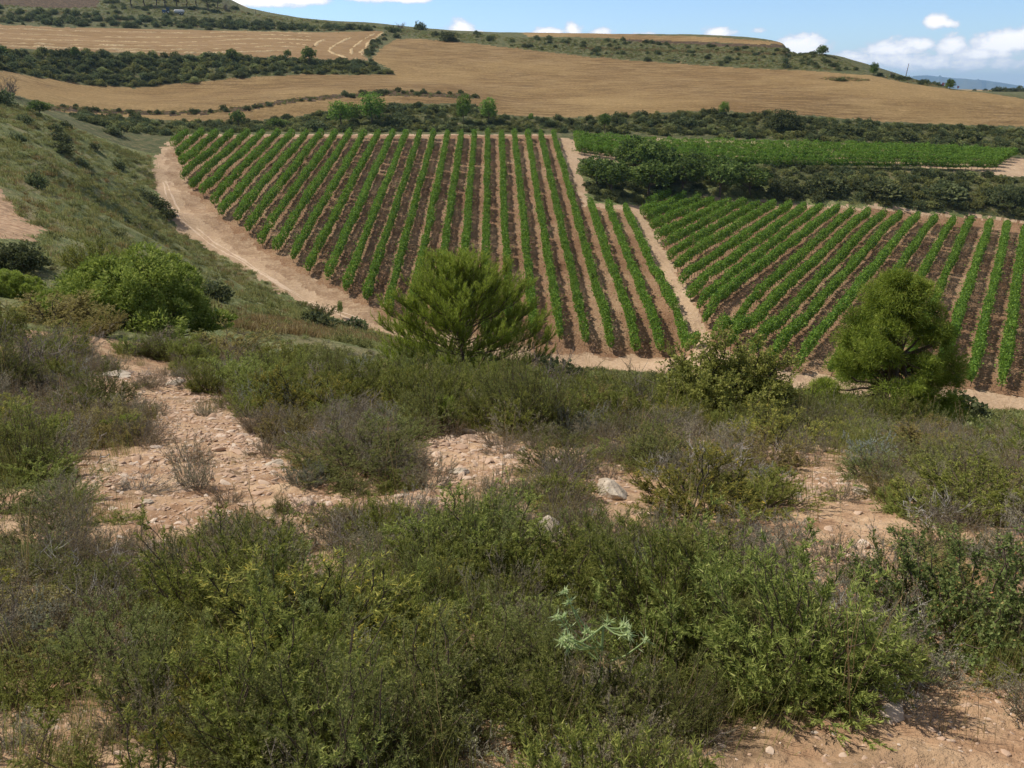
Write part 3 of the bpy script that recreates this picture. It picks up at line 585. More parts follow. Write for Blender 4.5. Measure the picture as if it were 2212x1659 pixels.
def merge(a, b):
    """foliage (material 0) and wood (material 1) as one mesh"""
    c = MB(); c.V = a.V + b.V; c.F4 = a.F4 + [f + a.nv for f in b.F4]; c.F3 = a.F3 + [f + a.nv for f in b.F3]
    c.m4 = a.m4 + [m + 1 for m in b.m4]; c.m3 = a.m3 + [m + 1 for m in b.m3]; c.v4 = a.v4 + b.v4; c.v3 = a.v3 + b.v3; c.nv = a.nv + b.nv
    return c
def rdir(g, n): return norm(g.normal(size=(n, 3)))
def curve(p, d0, d1, L, n, g, jit=.05):
    """a bent stick: leaves p along d0, ends along d1"""
    t = np.linspace(0, 1, n)[:, None]; D = norm(d0 * (1 - t) + d1 * t); P = p + np.cumsum(np.vstack([np.zeros((1, 3)), D[:-1]]), 0) * (L / (n - 1))
    P[1:] += g.normal(0, jit * L / n, (n - 1, 3)); return P
def dress(fb, wb, P0, D, Lt, g, nlf, L, W, ang, need, var0=.45, varh=None, tw_r=.0018, start=.1, sides=3, up=.25):
    """twigs from P0 along D with leaves on them, all at once"""
    n = len(P0); E = norm(D + np.array([0, 0, up])); M = P0 + D * Lt[:, None] * .5; T = M + E * Lt[:, None] * .5
    if wb is not None and tw_r > 0:
        S = norm(np.cross(D, rdir(g, n))) * tw_r
        wb.quads(np.stack([P0 - S, P0 + S, M + S * .7, M - S * .7], 1)); wb.quads(np.stack([M - S * .7, M + S * .7, T + S * .3, T - S * .3], 1))
    k = nlf; t = g.uniform(start, 1, (n, k)) if not np.isscalar(start) else start + (1 - start) * g.random((n, k)) ** .8
    t = t[..., None]; base = np.where(t < .5, P0[:, None] + (M - P0)[:, None] * t * 2, M[:, None] + (T - M)[:, None] * (t - .5) * 2)
    ax = np.where(t < .5, D[:, None], E[:, None]); rd = norm(g.normal(size=(n, k, 3))); rd = norm(rd - ax * (rd * ax).sum(-1, keepdims=True))
    a = ang * g.uniform(.6, 1.3, (n, k, 1)); dd = norm(ax * np.cos(a) + rd * np.sin(a))
    B = base.reshape(-1, 3); dd = dd.reshape(-1, 3); sc = g.uniform(.6, 1.15, len(B))
    v = np.clip(g.normal(var0, .17, len(B)) + (t.reshape(-1) - .5) * .25, 0, 1)
    if need: fb.tris(needt(B, dd, L * sc, W * sc, g), 0, v)
    else: fb.quads(leafq(B, dd, L * sc, W * sc, g), 0, v)
def gen_shrub(seed, h=.7, r=.5, nst=45, ntw=14, twl=.13, nlf=36, L=.024, W=.0045, ang=.9, need=True, pol=1.32, stem_r=.006, start=.22, up=.12, wig=.2, lump=.5, curl=.5, var0=.45, tw_r=.0016):
    g = np.random.default_rng(seed); fb, wb = MB(), MB(); TP, TD = [], []
    for k in range(nst):
        ph = g.uniform(0, 2 * pi); th = pol * math.sqrt(g.random()); e = np.array([r * math.sin(th) * math.cos(ph), r * math.sin(th) * math.sin(ph), h * math.cos(th) ** .8 if th < 1.57 else .05])
        e *= g.uniform(.72, 1.08) * (1 + lump * (vnoise(np.array([ph * 1.1 + 9]), np.array([th * 2.3]), seed)[0] - .5) * 2)
        b0 = np.array([g.normal(0, r * .10), g.normal(0, r * .10), -.03]); Ls = np.linalg.norm(e - b0); d = norm(e - b0)
        d0 = norm(d + np.array([math.cos(ph), math.sin(ph), 0]) * curl * math.sin(th)); d1 = norm(d + np.array([0, 0, curl * 1.2]))
        P = curve(b0, d0, d1, Ls, 8, g, wig); wb.tube(P, np.linspace(stem_r, stem_r * .35, 8), 4)
        t = start + (1 - start) * g.random(ntw) ** .7; q = t * 7; i = np.minimum(q.astype(int), 6); f = (q - i)[:, None]
        TP.append(P[i] * (1 - f) + P[i + 1] * f); TD.append(norm(norm(P[i + 1] - P[i]) * .8 + rdir(g, ntw) * .8 + np.array([0, 0, up]) + norm(e * np.array([1, 1, .4])) * .3))
    P0 = np.concatenate(TP); D = np.concatenate(TD); Lt = twl * g.uniform(.5, 1.3, len(P0))
    dress(fb, wb, P0, D, Lt, g, nlf, L, W, ang, need, var0, tw_r=tw_r); return fb, wb
def gen_pine(seed, h=2.3, r=1.1, nb=60, ntw=26, twl=.26, nlf=26, L=.085, W=.006, low=.04, point=.55, bush=.5, trunk_r=.035):
    g = np.random.default_rng(seed); fb, wb = MB(), MB(); TP, TD = [], []
    tr = curve(np.array([0, 0, -.1]), np.array([.05, 0, 1.]), np.array([-.03, .02, 1.]), h * .97, 10, g, .04); wb.tube(tr, np.linspace(trunk_r, trunk_r * .2, 10), 6)
    for k in range(nb):
        z = low + (1 - low) * (k / nb) ** .9; zz = z * (1 - .04)
        env = r * (math.sin(min(1, (z + .28) / .75) * pi / 2)) * (1 - z) ** point * 1.25 if z > .2 else r * (.75 + z * 1.3)
        q = zz * 9; i = min(int(q), 8); b0 = tr[i] * (1 - (q - i)) + tr[i + 1] * (q - i); ph = k * 2.4 + g.normal(0, .35); Lb = max(.12, env * g.uniform(.6, 1.22))
        o = np.array([math.cos(ph), math.sin(ph), 0]); d0 = norm(o + np.array([0, 0, .1 + .8 * z])); d1 = norm(o + np.array([0, 0, bush + 1.6 * z]))
        P = curve(b0, d0, d1, Lb, 8, g, .12); wb.tube(P, np.linspace(.35 * trunk_r, .09 * trunk_r, 8), 4)
        n = max(5, int(ntw * Lb / r)); t = .25 + .75 * g.random(n) ** .75; q = t * 7; i = np.minimum(q.astype(int), 6); f = (q - i)[:, None]
        TP.append(P[i] * (1 - f) + P[i + 1] * f); TD.append(norm(norm(P[i + 1] - P[i]) * .7 + rdir(g, n) * .55 + np.array([0, 0, .75])))
    P0 = np.concatenate(TP); D = np.concatenate(TD); Lt = twl * g.uniform(.5, 1.25, len(P0))
    dress(fb, wb, P0, D, Lt, g, nlf, L, W, .55, True, .45, tw_r=.004, up=.5); return fb, wb
def gen_lobed(seed, h=1.6, r=1.5, nl=26, lr=.42, per=900, L=.05, W=.032, squash=.8, trunk=True, base=.25, out=.7, tr_r=.05, fill=.15, need=False, limbs=9, prof=None):
    """crown of many leafy lobes on limbs"""
    g = np.random.default_rng(seed); fb, wb = MB(), MB()
    C = []
    for k in range(nl):
        th = math.acos(1 - (k + .5) / nl * (1.25 if not trunk else 1.55)); ph = k * 2.39996 + g.normal(0, .3); m = g.uniform(.5, .86)
        C.append((r * math.sin(th) * math.cos(ph) * m, r * math.sin(th) * math.sin(ph) * m, base * h + (h * (1 - base) * .5 if trunk else 0) + math.cos(th) * m * h * (1 - base) * (.5 if trunk else .9)))
    if prof is not None:
        C = []
        for k in range(nl):
            zf = (k + .5) / nl; m = math.sqrt(g.uniform(.12, 1.45)) ; ph = k * 2.39996 + g.normal(0, .5); rr_ = r * np.interp(zf, *prof) * m * .82; C.append((rr_ * math.cos(ph), rr_ * math.sin(ph), (.02 + zf * .90) * h))
    C = np.array(C); R = lr * g.uniform(.6, 1.25, nl); lc = np.repeat(np.arange(nl), per); n = len(lc)
    sub = rdir(g, nl * 9).reshape(nl, 9, 3); sd_ = sub[lc, g.integers(0, 9, n)]                            # each lobe is itself a bunch of sprays
    nd = norm(sd_ * .9 + rdir(g, n) * .55); nd[:, 2] *= squash
    rad = R[lc] * (1 - fill * 3 * g.random(n) ** 2) * g.uniform(.8, 1.06, n)
    P = C[lc] + nd * rad[:, None]; P[:, 2] = np.maximum(P[:, 2], .03)
    D = norm(nd * out + rdir(g, n) * .8 + np.array([0, 0, .2])); sc = g.uniform(.6, 1.2, n)
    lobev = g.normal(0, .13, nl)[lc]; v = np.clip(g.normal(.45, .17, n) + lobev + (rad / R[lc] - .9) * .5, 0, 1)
    (fb.tris(needt(P, D, L * sc, W * sc, g), 0, v) if need else fb.quads(leafq(P, D, L * sc, W * sc, g), 0, v))
    if trunk:
        T = curve(np.array([0, 0, -.15]), np.array([0.05, 0, 1.]), np.array([.1, .1, 1.]), h * .62, 7, g, .1); wb.tube(T, np.linspace(tr_r, tr_r * .5, 7), 7)
    for k in g.permutation(nl)[:limbs if trunk else nl]:
        p = (T[3 + k % 3] if trunk else np.array([g.normal(0, r * .08), g.normal(0, r * .08), -.05])); v_ = C[k] - p; Lb = np.linalg.norm(v_); wb.tube(curve(p, norm(v_ + np.array([0, 0, -.2])), norm(v_ + np.array([0, 0, .2])), Lb, 6, g, .15), np.linspace(tr_r * .5, tr_r * .12, 6), 4)
    return fb, wb
def gen_grass(seed, n=90, h=.3, spread=.12, W=.004, lean=.5, dry=.3):
    g = np.random.default_rng(seed); fb, wb = MB(), MB()
    b = np.stack([g.normal(0, spread, n), g.normal(0, spread, n), np.full(n, -.02)], 1); ph = g.uniform(0, 2 * pi, n); ln = lean * g.uniform(.1, 1, n); H = h * g.uniform(.5, 1.15, n)
    o = np.stack([np.cos(ph), np.sin(ph), ph * 0], 1); S = np.stack([-np.sin(ph), np.cos(ph), ph * 0], 1) * W / 2
    p1 = b + (o * ln[:, None] * .3 + np.array([0, 0, .55])) * H[:, None]; p2 = b + (o * ln[:, None] + np.array([0, 0, .95])) * H[:, None]
    v = np.clip(g.normal(dry, .2, n), 0, 1); fb.quads(np.stack([b - S, b + S, p1 + S * .8, p1 - S * .8], 1), 0, v); fb.tris(np.stack([p1 - S * .8, p1 + S * .8, p2], 1), 0, v)
    return fb, wb
def gen_stalks(seed, n=7, h=.7, W=.0025, lean=.45, head=.10):
    """tall drooping seed stalks"""
    g = np.random.default_rng(seed); fb, wb = MB(), MB()
    for k in range(n):
        ph = g.uniform(0, 2 * pi); o = np.array([math.cos(ph), math.sin(ph), 0]); P = curve(np.array([g.normal(0, .05), g.normal(0, .05), -.02]), norm(np.array([0, 0, 1]) + o * .12), norm(np.array([0, 0, 1]) + o * lean * 2 * g.random()), h * g.uniform(.6, 1.1), 9, g, .05)
        fb.tube(P, np.linspace(W, W * .5, 9), 3, 0, g.uniform(.4, .9)); m = 46; q = 1 - g.random(m) * head / .7; i = np.minimum((q * 8).astype(int), 7); f = (q * 8 - i)[:, None]
        fb.tris(needt(P[i] * (1 - f) + P[i + 1] * f, norm(norm(P[8] - P[6]) + rdir(g, m) * .35), .014, .003, g), 0, g.uniform(.6, 1, m))
    return fb, wb

KIND = {}     # kind -> (list of (foliage mesh, stem mesh), object name, natural height, natural radius)
SINGLE = {}   # kind -> list of one-piece objects for the scattered ground cover
HOLD = bpy.data.collections.new('cover_library')      # never linked to the scene
def kind(key, name, leaf, wood, gens, h, r, extra=None):
    L = []; S = []
    for i, (fb, wb) in enumerate(gens):
        mats = [MAT[leaf]] + ([MAT[extra]] if extra else [])
        L.append((fb.mesh(key + '_foliage', mats), wb.mesh(key + '_stems', [MAT[wood]]) if wb.nv else None))
        S.append((fb, wb))
    KIND[key] = (L, name, h, r); SINGLE[key] = (S, leaf, wood)
def single(key):
    S, leaf, wood = SINGLE[key]
    if not isinstance(S[0], bpy.types.Object):
        col = bpy.data.collections.new('library_' + key); out = []
        for i, (fb, wb) in enumerate(S):
            m = merge(fb, wb).mesh(key, [MAT[leaf], MAT[wood]]); o = bpy.data.objects.new('%s_%d' % (key, i), m); out.append(o)
        SINGLE[key] = (out, leaf, wood)
    return SINGLE[key][0]
kind('rosemary', 'rosemary_shrub', 'rosemary leaf', 'bark', [gen_shrub(11, nst=75, nlf=34, W=.0055), gen_shrub(12, h=.62, nst=80, pol=1.45, nlf=34, W=.0055), gen_shrub(13, h=.7, r=.48, nst=75, lump=.8, nlf=34, W=.0055)], .7, .5)
kind('bright', 'green_shrub', 'bright shrub leaf', 'bark', [gen_shrub(21, nst=72, nlf=26, L=.032, W=.009, ang=.8, lump=.6), gen_shrub(22, nst=75, h=.6, pol=1.45, nlf=26, L=.03, W=.009, lump=.7)], .7, .5)
kind('flecked', 'flecked_shrub', 'flecked leaf', 'darkbark', [gen_shrub(31, nst=40, ntw=16, nlf=26, L=.034, W=.007, ang=.8, wig=.18, curl=.6, stem_r=.007, start=.3), gen_shrub(32, nst=36, ntw=16, nlf=26, L=.034, W=.007, wig=.18, pol=1.35, stem_r=.007)], .7, .5)
kind('olive', 'olive_shrub', 'olive leaf', 'bark', [gen_shrub(41, nst=64, ntw=16, nlf=18, L=.024, W=.013, need=False, ang=1.0, lump=.6), gen_shrub(42, nst=66, ntw=15, nlf=18, L=.024, W=.013, need=False, pol=1.45)], .7, .5)
kind('thyme', 'thyme_bush', 'grey leaf', 'greytwig', [gen_shrub(51, h=.36, r=.32, nst=46, ntw=10, twl=.08, nlf=16, L=.013, W=.005, need=False, stem_r=.003, pol=1.3), gen_shrub(52, h=.4, r=.3, nst=50, ntw=9, twl=.09, nlf=14, L=.014, W=.005, need=False, stem_r=.003)], .36, .32)
kind('heather', 'brown_heath_bush', 'brown leaf', 'greytwig', [gen_shrub(61, h=.4, r=.34, nst=52, ntw=11, twl=.09, nlf=13, L=.012, W=.004, need=False, stem_r=.003, pol=1.25), gen_shrub(62, h=.34, r=.36, nst=48, ntw=11, twl=.08, nlf=14, L=.013, W=.0045, need=False, stem_r=.003, pol=1.4)], .36, .34)
kind('sage', 'sage_bush', 'blue leaf', 'greytwig', [gen_shrub(71, h=.5, r=.4, nst=55, ntw=11, twl=.10, nlf=24, L=.018, W=.005, need=True, ang=.7, stem_r=.003, up=.7, pol=1.1), gen_shrub(72, h=.45, r=.42, nst=50, ntw=12, twl=.09, nlf=22, L=.018, W=.006, ang=.7, stem_r=.003, up=.6)], .5, .4)
kind('broom', 'broom_bush', 'rosemary leaf', 'greytwig', [gen_shrub(81, h=.6, r=.48, nst=70, ntw=14, twl=.2, nlf=14, L=.06, W=.0028, ang=.22, stem_r=.003, up=.2, wig=.03, pol=1.25, start=.15, curl=.1), gen_shrub(82, h=.55, r=.5, nst=70, ntw=14, twl=.2, nlf=14, L=.06, W=.0028, ang=.25, stem_r=.003, up=.2, wig=.03, pol=1.35, start=.15, curl=.1)], .6, .5)
kind('twiggy', 'dry_twiggy_shrub', 'brown leaf', 'greytwig', [gen_shrub(91, h=.6, r=.45, nst=34, ntw=18, twl=.15, nlf=3, L=.012, W=.005, need=False, stem_r=.006, wig=.5, curl=.7, tw_r=.0022), gen_shrub(92, h=.6, r=.42, nst=30, ntw=18, twl=.16, nlf=4, L=.012, W=.005, need=False, stem_r=.006, wig=.5, curl=.6, tw_r=.0022)], .6, .45)
kind('deadtwigs', 'dead_twig_bundle', 'brown leaf', 'deadwood', [gen_shrub(95, h=.35, r=.4, nst=22, ntw=12, twl=.14, nlf=1, L=.01, W=.004, need=False, stem_r=.005, wig=.5, curl=.4, pol=1.4, tw_r=.002)], .35, .4)
kind('kermes', 'kermes_oak_shrub', 'kermes leaf', 'bark', [gen_shrub(101, h=.75, r=.8, up=.0, nst=70, ntw=16, twl=.14, nlf=15, L=.026, W=.019, need=False, ang=1.0, stem_r=.008, lump=.4), gen_shrub(102, h=.7, r=.7, nst=70, ntw=16, twl=.13, nlf=15, L=.026, W=.019, need=False, ang=1.0, stem_r=.008, lump=.4, pol=1.35)], .75, .72)
kind('bigolive', 'evergreen_bush', 'big olive leaf', 'darkbark', [gen_shrub(111, h=1.5, r=1.15, nst=120, ntw=26, twl=.26, nlf=18, L=.055, W=.03, need=False, ang=1.0, stem_r=.016, lump=.5, wig=.3, curl=.5, start=.35, tw_r=.003)], 1.5, 1.15)
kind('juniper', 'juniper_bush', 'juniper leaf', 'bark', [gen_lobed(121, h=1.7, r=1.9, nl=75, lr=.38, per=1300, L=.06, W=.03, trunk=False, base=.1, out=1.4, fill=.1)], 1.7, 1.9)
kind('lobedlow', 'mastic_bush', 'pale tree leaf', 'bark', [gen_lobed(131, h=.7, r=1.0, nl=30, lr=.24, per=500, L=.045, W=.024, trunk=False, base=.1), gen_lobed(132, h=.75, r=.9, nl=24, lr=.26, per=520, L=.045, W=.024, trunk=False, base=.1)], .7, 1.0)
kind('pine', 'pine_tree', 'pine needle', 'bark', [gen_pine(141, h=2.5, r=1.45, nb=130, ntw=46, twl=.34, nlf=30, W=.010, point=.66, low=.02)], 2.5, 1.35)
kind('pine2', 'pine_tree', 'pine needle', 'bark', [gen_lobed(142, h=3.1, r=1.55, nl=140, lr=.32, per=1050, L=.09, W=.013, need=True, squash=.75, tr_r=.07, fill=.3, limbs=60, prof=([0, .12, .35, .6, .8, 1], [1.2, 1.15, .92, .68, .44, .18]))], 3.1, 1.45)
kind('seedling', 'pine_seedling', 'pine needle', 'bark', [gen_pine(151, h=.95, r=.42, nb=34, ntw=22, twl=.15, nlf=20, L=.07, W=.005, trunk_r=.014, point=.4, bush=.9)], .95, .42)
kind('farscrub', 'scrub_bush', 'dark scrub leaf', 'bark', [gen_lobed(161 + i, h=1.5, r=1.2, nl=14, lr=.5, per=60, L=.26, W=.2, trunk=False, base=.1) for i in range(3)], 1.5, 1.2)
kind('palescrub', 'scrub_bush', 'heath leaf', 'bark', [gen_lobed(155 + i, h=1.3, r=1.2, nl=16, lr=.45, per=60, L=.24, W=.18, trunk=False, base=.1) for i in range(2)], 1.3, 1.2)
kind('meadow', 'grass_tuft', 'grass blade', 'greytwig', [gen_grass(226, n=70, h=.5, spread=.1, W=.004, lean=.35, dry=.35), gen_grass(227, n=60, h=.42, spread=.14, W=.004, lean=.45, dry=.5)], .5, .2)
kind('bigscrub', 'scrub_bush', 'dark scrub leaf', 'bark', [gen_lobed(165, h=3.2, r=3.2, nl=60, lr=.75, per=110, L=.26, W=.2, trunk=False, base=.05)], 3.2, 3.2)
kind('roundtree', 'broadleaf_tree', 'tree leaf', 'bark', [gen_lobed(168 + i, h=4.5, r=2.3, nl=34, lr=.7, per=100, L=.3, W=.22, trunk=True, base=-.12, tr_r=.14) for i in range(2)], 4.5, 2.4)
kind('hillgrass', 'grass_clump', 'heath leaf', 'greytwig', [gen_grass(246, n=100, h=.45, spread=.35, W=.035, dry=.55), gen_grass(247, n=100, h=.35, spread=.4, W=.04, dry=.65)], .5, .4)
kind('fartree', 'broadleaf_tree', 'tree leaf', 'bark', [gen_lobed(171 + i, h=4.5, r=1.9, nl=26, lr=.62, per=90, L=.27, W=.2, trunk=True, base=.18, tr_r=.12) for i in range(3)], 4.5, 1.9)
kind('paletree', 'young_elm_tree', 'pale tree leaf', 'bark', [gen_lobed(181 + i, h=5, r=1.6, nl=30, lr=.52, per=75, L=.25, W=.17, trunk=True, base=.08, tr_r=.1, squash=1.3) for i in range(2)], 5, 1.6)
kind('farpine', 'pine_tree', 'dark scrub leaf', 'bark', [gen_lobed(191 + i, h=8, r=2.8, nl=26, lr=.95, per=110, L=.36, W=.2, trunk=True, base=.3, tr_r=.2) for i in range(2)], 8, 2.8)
kind('baretree', 'bare_shrub', 'brown leaf', 'greytwig', [gen_shrub(201, h=3, r=1.8, nst=26, ntw=16, twl=.7, nlf=3, L=.1, W=.06, need=False, stem_r=.04, wig=.4, tw_r=.02)], 3, 1.8)
kind('heath', 'heath_tuft', 'heath leaf', 'greytwig', [gen_lobed(211 + i, h=.5, r=.55, nl=9, lr=.22, per=34, L=.13, W=.07, trunk=False, base=.1, tr_r=.01) for i in range(3)], .5, .55)
kind('grass', 'grass_tuft', 'grass blade', 'greytwig', [gen_grass(221), gen_grass(222, h=.22, n=110, spread=.16), gen_grass(223, h=.38, n=80, spread=.09, dry=.2)], .3, .2)
kind('drytuft', 'dry_grass_tuft', 'dry grass', 'greytwig', [gen_grass(231, n=60, h=.24, spread=.1, W=.003), gen_grass(232, n=50, h=.32, spread=.08, W=.003, lean=.8)], .3, .2)
kind('fargrass', 'tall_grass', 'dry grass', 'greytwig', [gen_grass(236, n=90, h=.6, spread=.3, W=.03, dry=.35), gen_grass(237, n=90, h=.5, spread=.35, W=.03, dry=.2)], .6, .4)
kind('stalks', 'seed_stalks', 'dry grass', 'greytwig', [gen_stalks(241), gen_stalks(242, n=4, h=.9), gen_stalks(243, n=3, h=.75, lean=.9)], .7, .2)

def plant(key, X, Y, hgt, wid, label=None, cat='shrub', group=None, var=None, sink=.03, name=None):
    L, nm, h0, r0 = KIND[key]; fo, st = L[(var if var is not None else rng.integers(0, len(L))) % len(L)]
    o = bpy.data.objects.new(name or nm, None); LINK(o); o.location = (X, Y, float(height(X, Y)) - sink); o.rotation_euler = (0, 0, rng.uniform(0, 2 * pi))
    o.scale = (wid / 2 / r0, wid / 2 / r0, hgt / h0); tag(o, label, cat, group)
    a = bpy.data.objects.new('foliage', fo); LINK(a); a.parent = o
    if st: b = bpy.data.objects.new('stems' if 'tree' not in nm else 'trunk', st); LINK(b); b.parent = o
    return o
def pplant(key, u, v, wpx, hpx, label, cat='shrub', rmin=1.2, **kw):
    el = radians(PITCH) + math.atan((v - CV) / FPX)
    if rmin < 15 and KIND[key][2] < 1.4 * KIND[key][3] * 2: v = v - wpx * .5 * math.sin(el) * .6; hpx = max(.4 * hpx, hpx - .38 * wpx * math.sin(el))
    X, Y, Z = at(u, v, rmin); d = (Y * math.cos(radians(PITCH)) - Z * math.sin(radians(PITCH))); return plant(key, X, Y, hpx * d / FPX / max(.35, math.cos(math.atan2(-Z, Y))), wpx * d / FPX, label, cat, **kw)

# ---- scattered cover (stuff): points carry turn, size and which plant
def gn_scatter(name, P, S, idx, objs, cat_label=None, tilt=.12):
    n = len(P)
    if n == 0: return
    col = bpy.data.collections.new('library_' + name)
    for i, o in enumerate(objs):
        c = o.copy(); c.name = 'k%02d_%s' % (i, o.name); col.objects.link(c)
    me = bpy.data.meshes.new(name); me.vertices.add(n); me.vertices.foreach_set('co', P.astype(np.float32).ravel())
    a = me.attributes.new('size', 'FLOAT_VECTOR', 'POINT'); a.data.foreach_set('vector', S.astype(np.float32).ravel())
    rot = np.stack([rng.normal(0, tilt, n), rng.normal(0, tilt, n), rng.uniform(0, 2 * pi, n)], 1); a = me.attributes.new('turn', 'FLOAT_VECTOR', 'POINT'); a.data.foreach_set('vector', rot.astype(np.float32).ravel())
    a = me.attributes.new('which', 'INT', 'POINT'); a.data.foreach_set('value', idx.astype(np.int32))
    o = bpy.data.objects.new(name, me); LINK(o); o['kind'] = 'stuff'
    ng = bpy.data.node_groups.new(name, 'GeometryNodeTree'); ng.interface.new_socket('Geometry', in_out='INPUT', socket_type='NodeSocketGeometry'); ng.interface.new_socket('Geometry', in_out='OUTPUT', socket_type='NodeSocketGeometry')
    N, K = ng.nodes, ng.links; gi = N.new('NodeGroupInput'); go = N.new('NodeGroupOutput'); ip = N.new('GeometryNodeInstanceOnPoints'); ci = N.new('GeometryNodeCollectionInfo')
    ci.inputs['Collection'].default_value = col; ci.inputs['Separate Children'].default_value = True; ci.inputs['Reset Children'].default_value = True
    def at_(nm, ty): q = N.new('GeometryNodeInputNamedAttribute'); q.data_type = ty; q.inputs['Name'].default_value = nm; return q.outputs[0]
    K.new(gi.outputs[0], ip.inputs['Points']); K.new(ci.outputs[0], ip.inputs['Instance']); ip.inputs['Pick Instance'].default_value = True
    K.new(at_('which', 'INT'), ip.inputs['Instance Index']); e = N.new('FunctionNodeEulerToRotation'); K.new(at_('turn', 'FLOAT_VECTOR'), e.inputs[0]); K.new(e.outputs[0], ip.inputs['Rotation'])
    K.new(at_('size', 'FLOAT_VECTOR'), ip.inputs['Scale']); K.new(ip.outputs[0], go.inputs[0]); md = o.modifiers.new('cover', 'NODES'); md.node_group = ng
    return o
def sample(poly, rmin, dens, g, free=True, step=25):
    """points over a surveyed area, evenly per square metre"""
    tl = np.array(poly_tl(poly, rmin, step)) if poly is not None else None
    t0, t1, l0, l1 = (tl[:, 0].min(), tl[:, 0].max(), tl[:, 1].min(), tl[:, 1].max())
    return sample_tl(tl, t0, t1, l0, l1, dens, g, free)
def sample_tl(tl, t0, t1, l0, l1, dens, g, free=True):
    area = (t1 - t0) * (math.exp(2 * l1) - math.exp(2 * l0)) / 2; n = int(area * dens)
    th = g.uniform(t0, t1, n); R = np.sqrt(g.uniform(math.exp(2 * l0), math.exp(2 * l1), n)); lr = np.log(R)
    k = np.ones(n, bool)
    if tl is not None: k &= in_poly(th, lr, tl)
    if free: k &= region_of(th, lr) == 0
    th, R = th[k], R[k]; return R * np.sin(th), R * np.cos(th)
def cover(name, XY, keys, wts, s0, s1, seed, sink=.03, flat=(.8, 1.15), sizes=None):
    g = np.random.default_rng(seed); X, Y = XY; n = len(X); objs = []; groups = []
    for k in keys: o = single(k); groups.append((len(objs), len(o))); objs += o
    kk = g.choice(len(keys), n, p=np.array(wts) / sum(wts)); st = np.array([q[0] for q in groups])[kk]; ct = np.array([q[1] for q in groups])[kk]
    idx = st + (g.random(n) * ct).astype(int); s = s0 + (s1 - s0) * g.random(n) ** 1.5
    if sizes is not None: s = s * sizes
    Z = height(X, Y) - sink; S = np.stack([s * g.uniform(.85, 1.2, n), s * g.uniform(.85, 1.2, n), s * g.uniform(*flat, n)], 1)
    return gn_scatter(name, np.stack([X, Y, Z], 1), S, idx, objs)

# ------------------------------------------------------------------ scrub on the banks and the hill
G = np.random.default_rng(99)
Z1 = [(150, 248), (300, 258), (400, 264), (560, 263), (640, 254), (710, 242), (830, 230), (1000, 230), (1050, 242), (1100, 254), (1231, 259), (1406, 250), (1506, 245), (1656, 250), (1756, 256), (1906, 270), (2070, 275), (2300, 282), (2300, 345), (2180, 334), (2000, 321), (1800, 307), (1600, 299), (1400, 292), (1240, 287), (1200, 287), (640, 285), (450, 287), (380, 290), (340, 292), (250, 282), (180, 265)]
Z2 = [(-100, 125), (0, 109), (100, 112), (250, 119), (400, 124), (600, 129), (720, 134), (790, 135), (850, 160), (800, 162), (700, 160), (550, 165), (400, 180), (280, 188), (200, 184), (100, 170), (0, 150), (-100, 140)]
Z3a = [(-100, 22), (0, 24), (150, 28), (300, 38), (400, 44), (560, 50), (700, 58), (800, 64), (830, 67), (700, 68), (560, 66), (400, 63), (150, 58), (0, 52), (-100, 50)]
Z3b = [(-100, 22), (-100, -80), (400, -60), (480, 14), (540, 29), (700, 46), (850, 63), (960, 71), (1080, 77), (1080, 100), (1000, 90), (900, 82), (850, 76), (830, 64), (560, 50), (400, 44), (150, 28), (0, 24)]
Z4 = [(1085, 82), (1250, 84), (1400, 90), (1500, 95), (1690, 101), (1715, 110), (1760, 117), (1815, 128), (1866, 154), (1750, 153), (1600, 146), (1400, 133), (1250, 120), (1100, 102)]
Z5 = [(1262, 350), (1335, 364), (1460, 352), (1500, 352), (1700, 358), (1900, 369), (2100, 382), (2300, 390), (2300, 485), (2212, 477), (2100, 461), (1900, 445), (1700, 435), (1600, 429), (1440, 417), (1385, 440), (1290, 436), (1265, 400)]
Z8 = [(850, 72), (835, 85), (808, 110), (800, 128), (795, 126), (786, 116), (800, 92), (828, 70)]
cover('bank_scrub', sample(Z1, 120, 1.3, G), ['farscrub', 'heath', 'hillgrass', 'palescrub'], [.45, 1.1, .6, .3], .45, 1.05, 1)
cover('terrace_scrub', sample(Z2, 200, .8, G), ['farscrub', 'heath', 'hillgrass', 'palescrub'], [.5, 1.0, .5, .3], .6, 1.5, 2)
cover('hill_scrub', sample(Z3a, 250, .22, G), ['farscrub', 'heath', 'fargrass'], [.7, .7, .4], .6, 1.7, 3)
cover('hilltop_heath', sample(Z3b, 250, .3, G), ['heath', 'farscrub', 'hillgrass', 'fargrass'], [1, .05, 1.3, .3], .7, 1.5, 4)
cover('plateau_scrub', sample(Z4, 240, .9, G), ['farscrub', 'heath', 'hillgrass', 'fargrass'], [.10, 1.1, 1.0, .3], .5, 1.15, 5)
cover('lower_bank_scrub', sample(Z5, 120, 1.3, G), ['farscrub', 'heath', 'hillgrass', 'palescrub'], [.4, 1.1, .7, .3], .5, 1.15, 6)
cover('hedge_scrub', sample(Z8, 250, .5, G, step=8), ['farscrub', 'heath', 'fargrass'], [.6, 1, 1.2], .5, 1.1, 7)
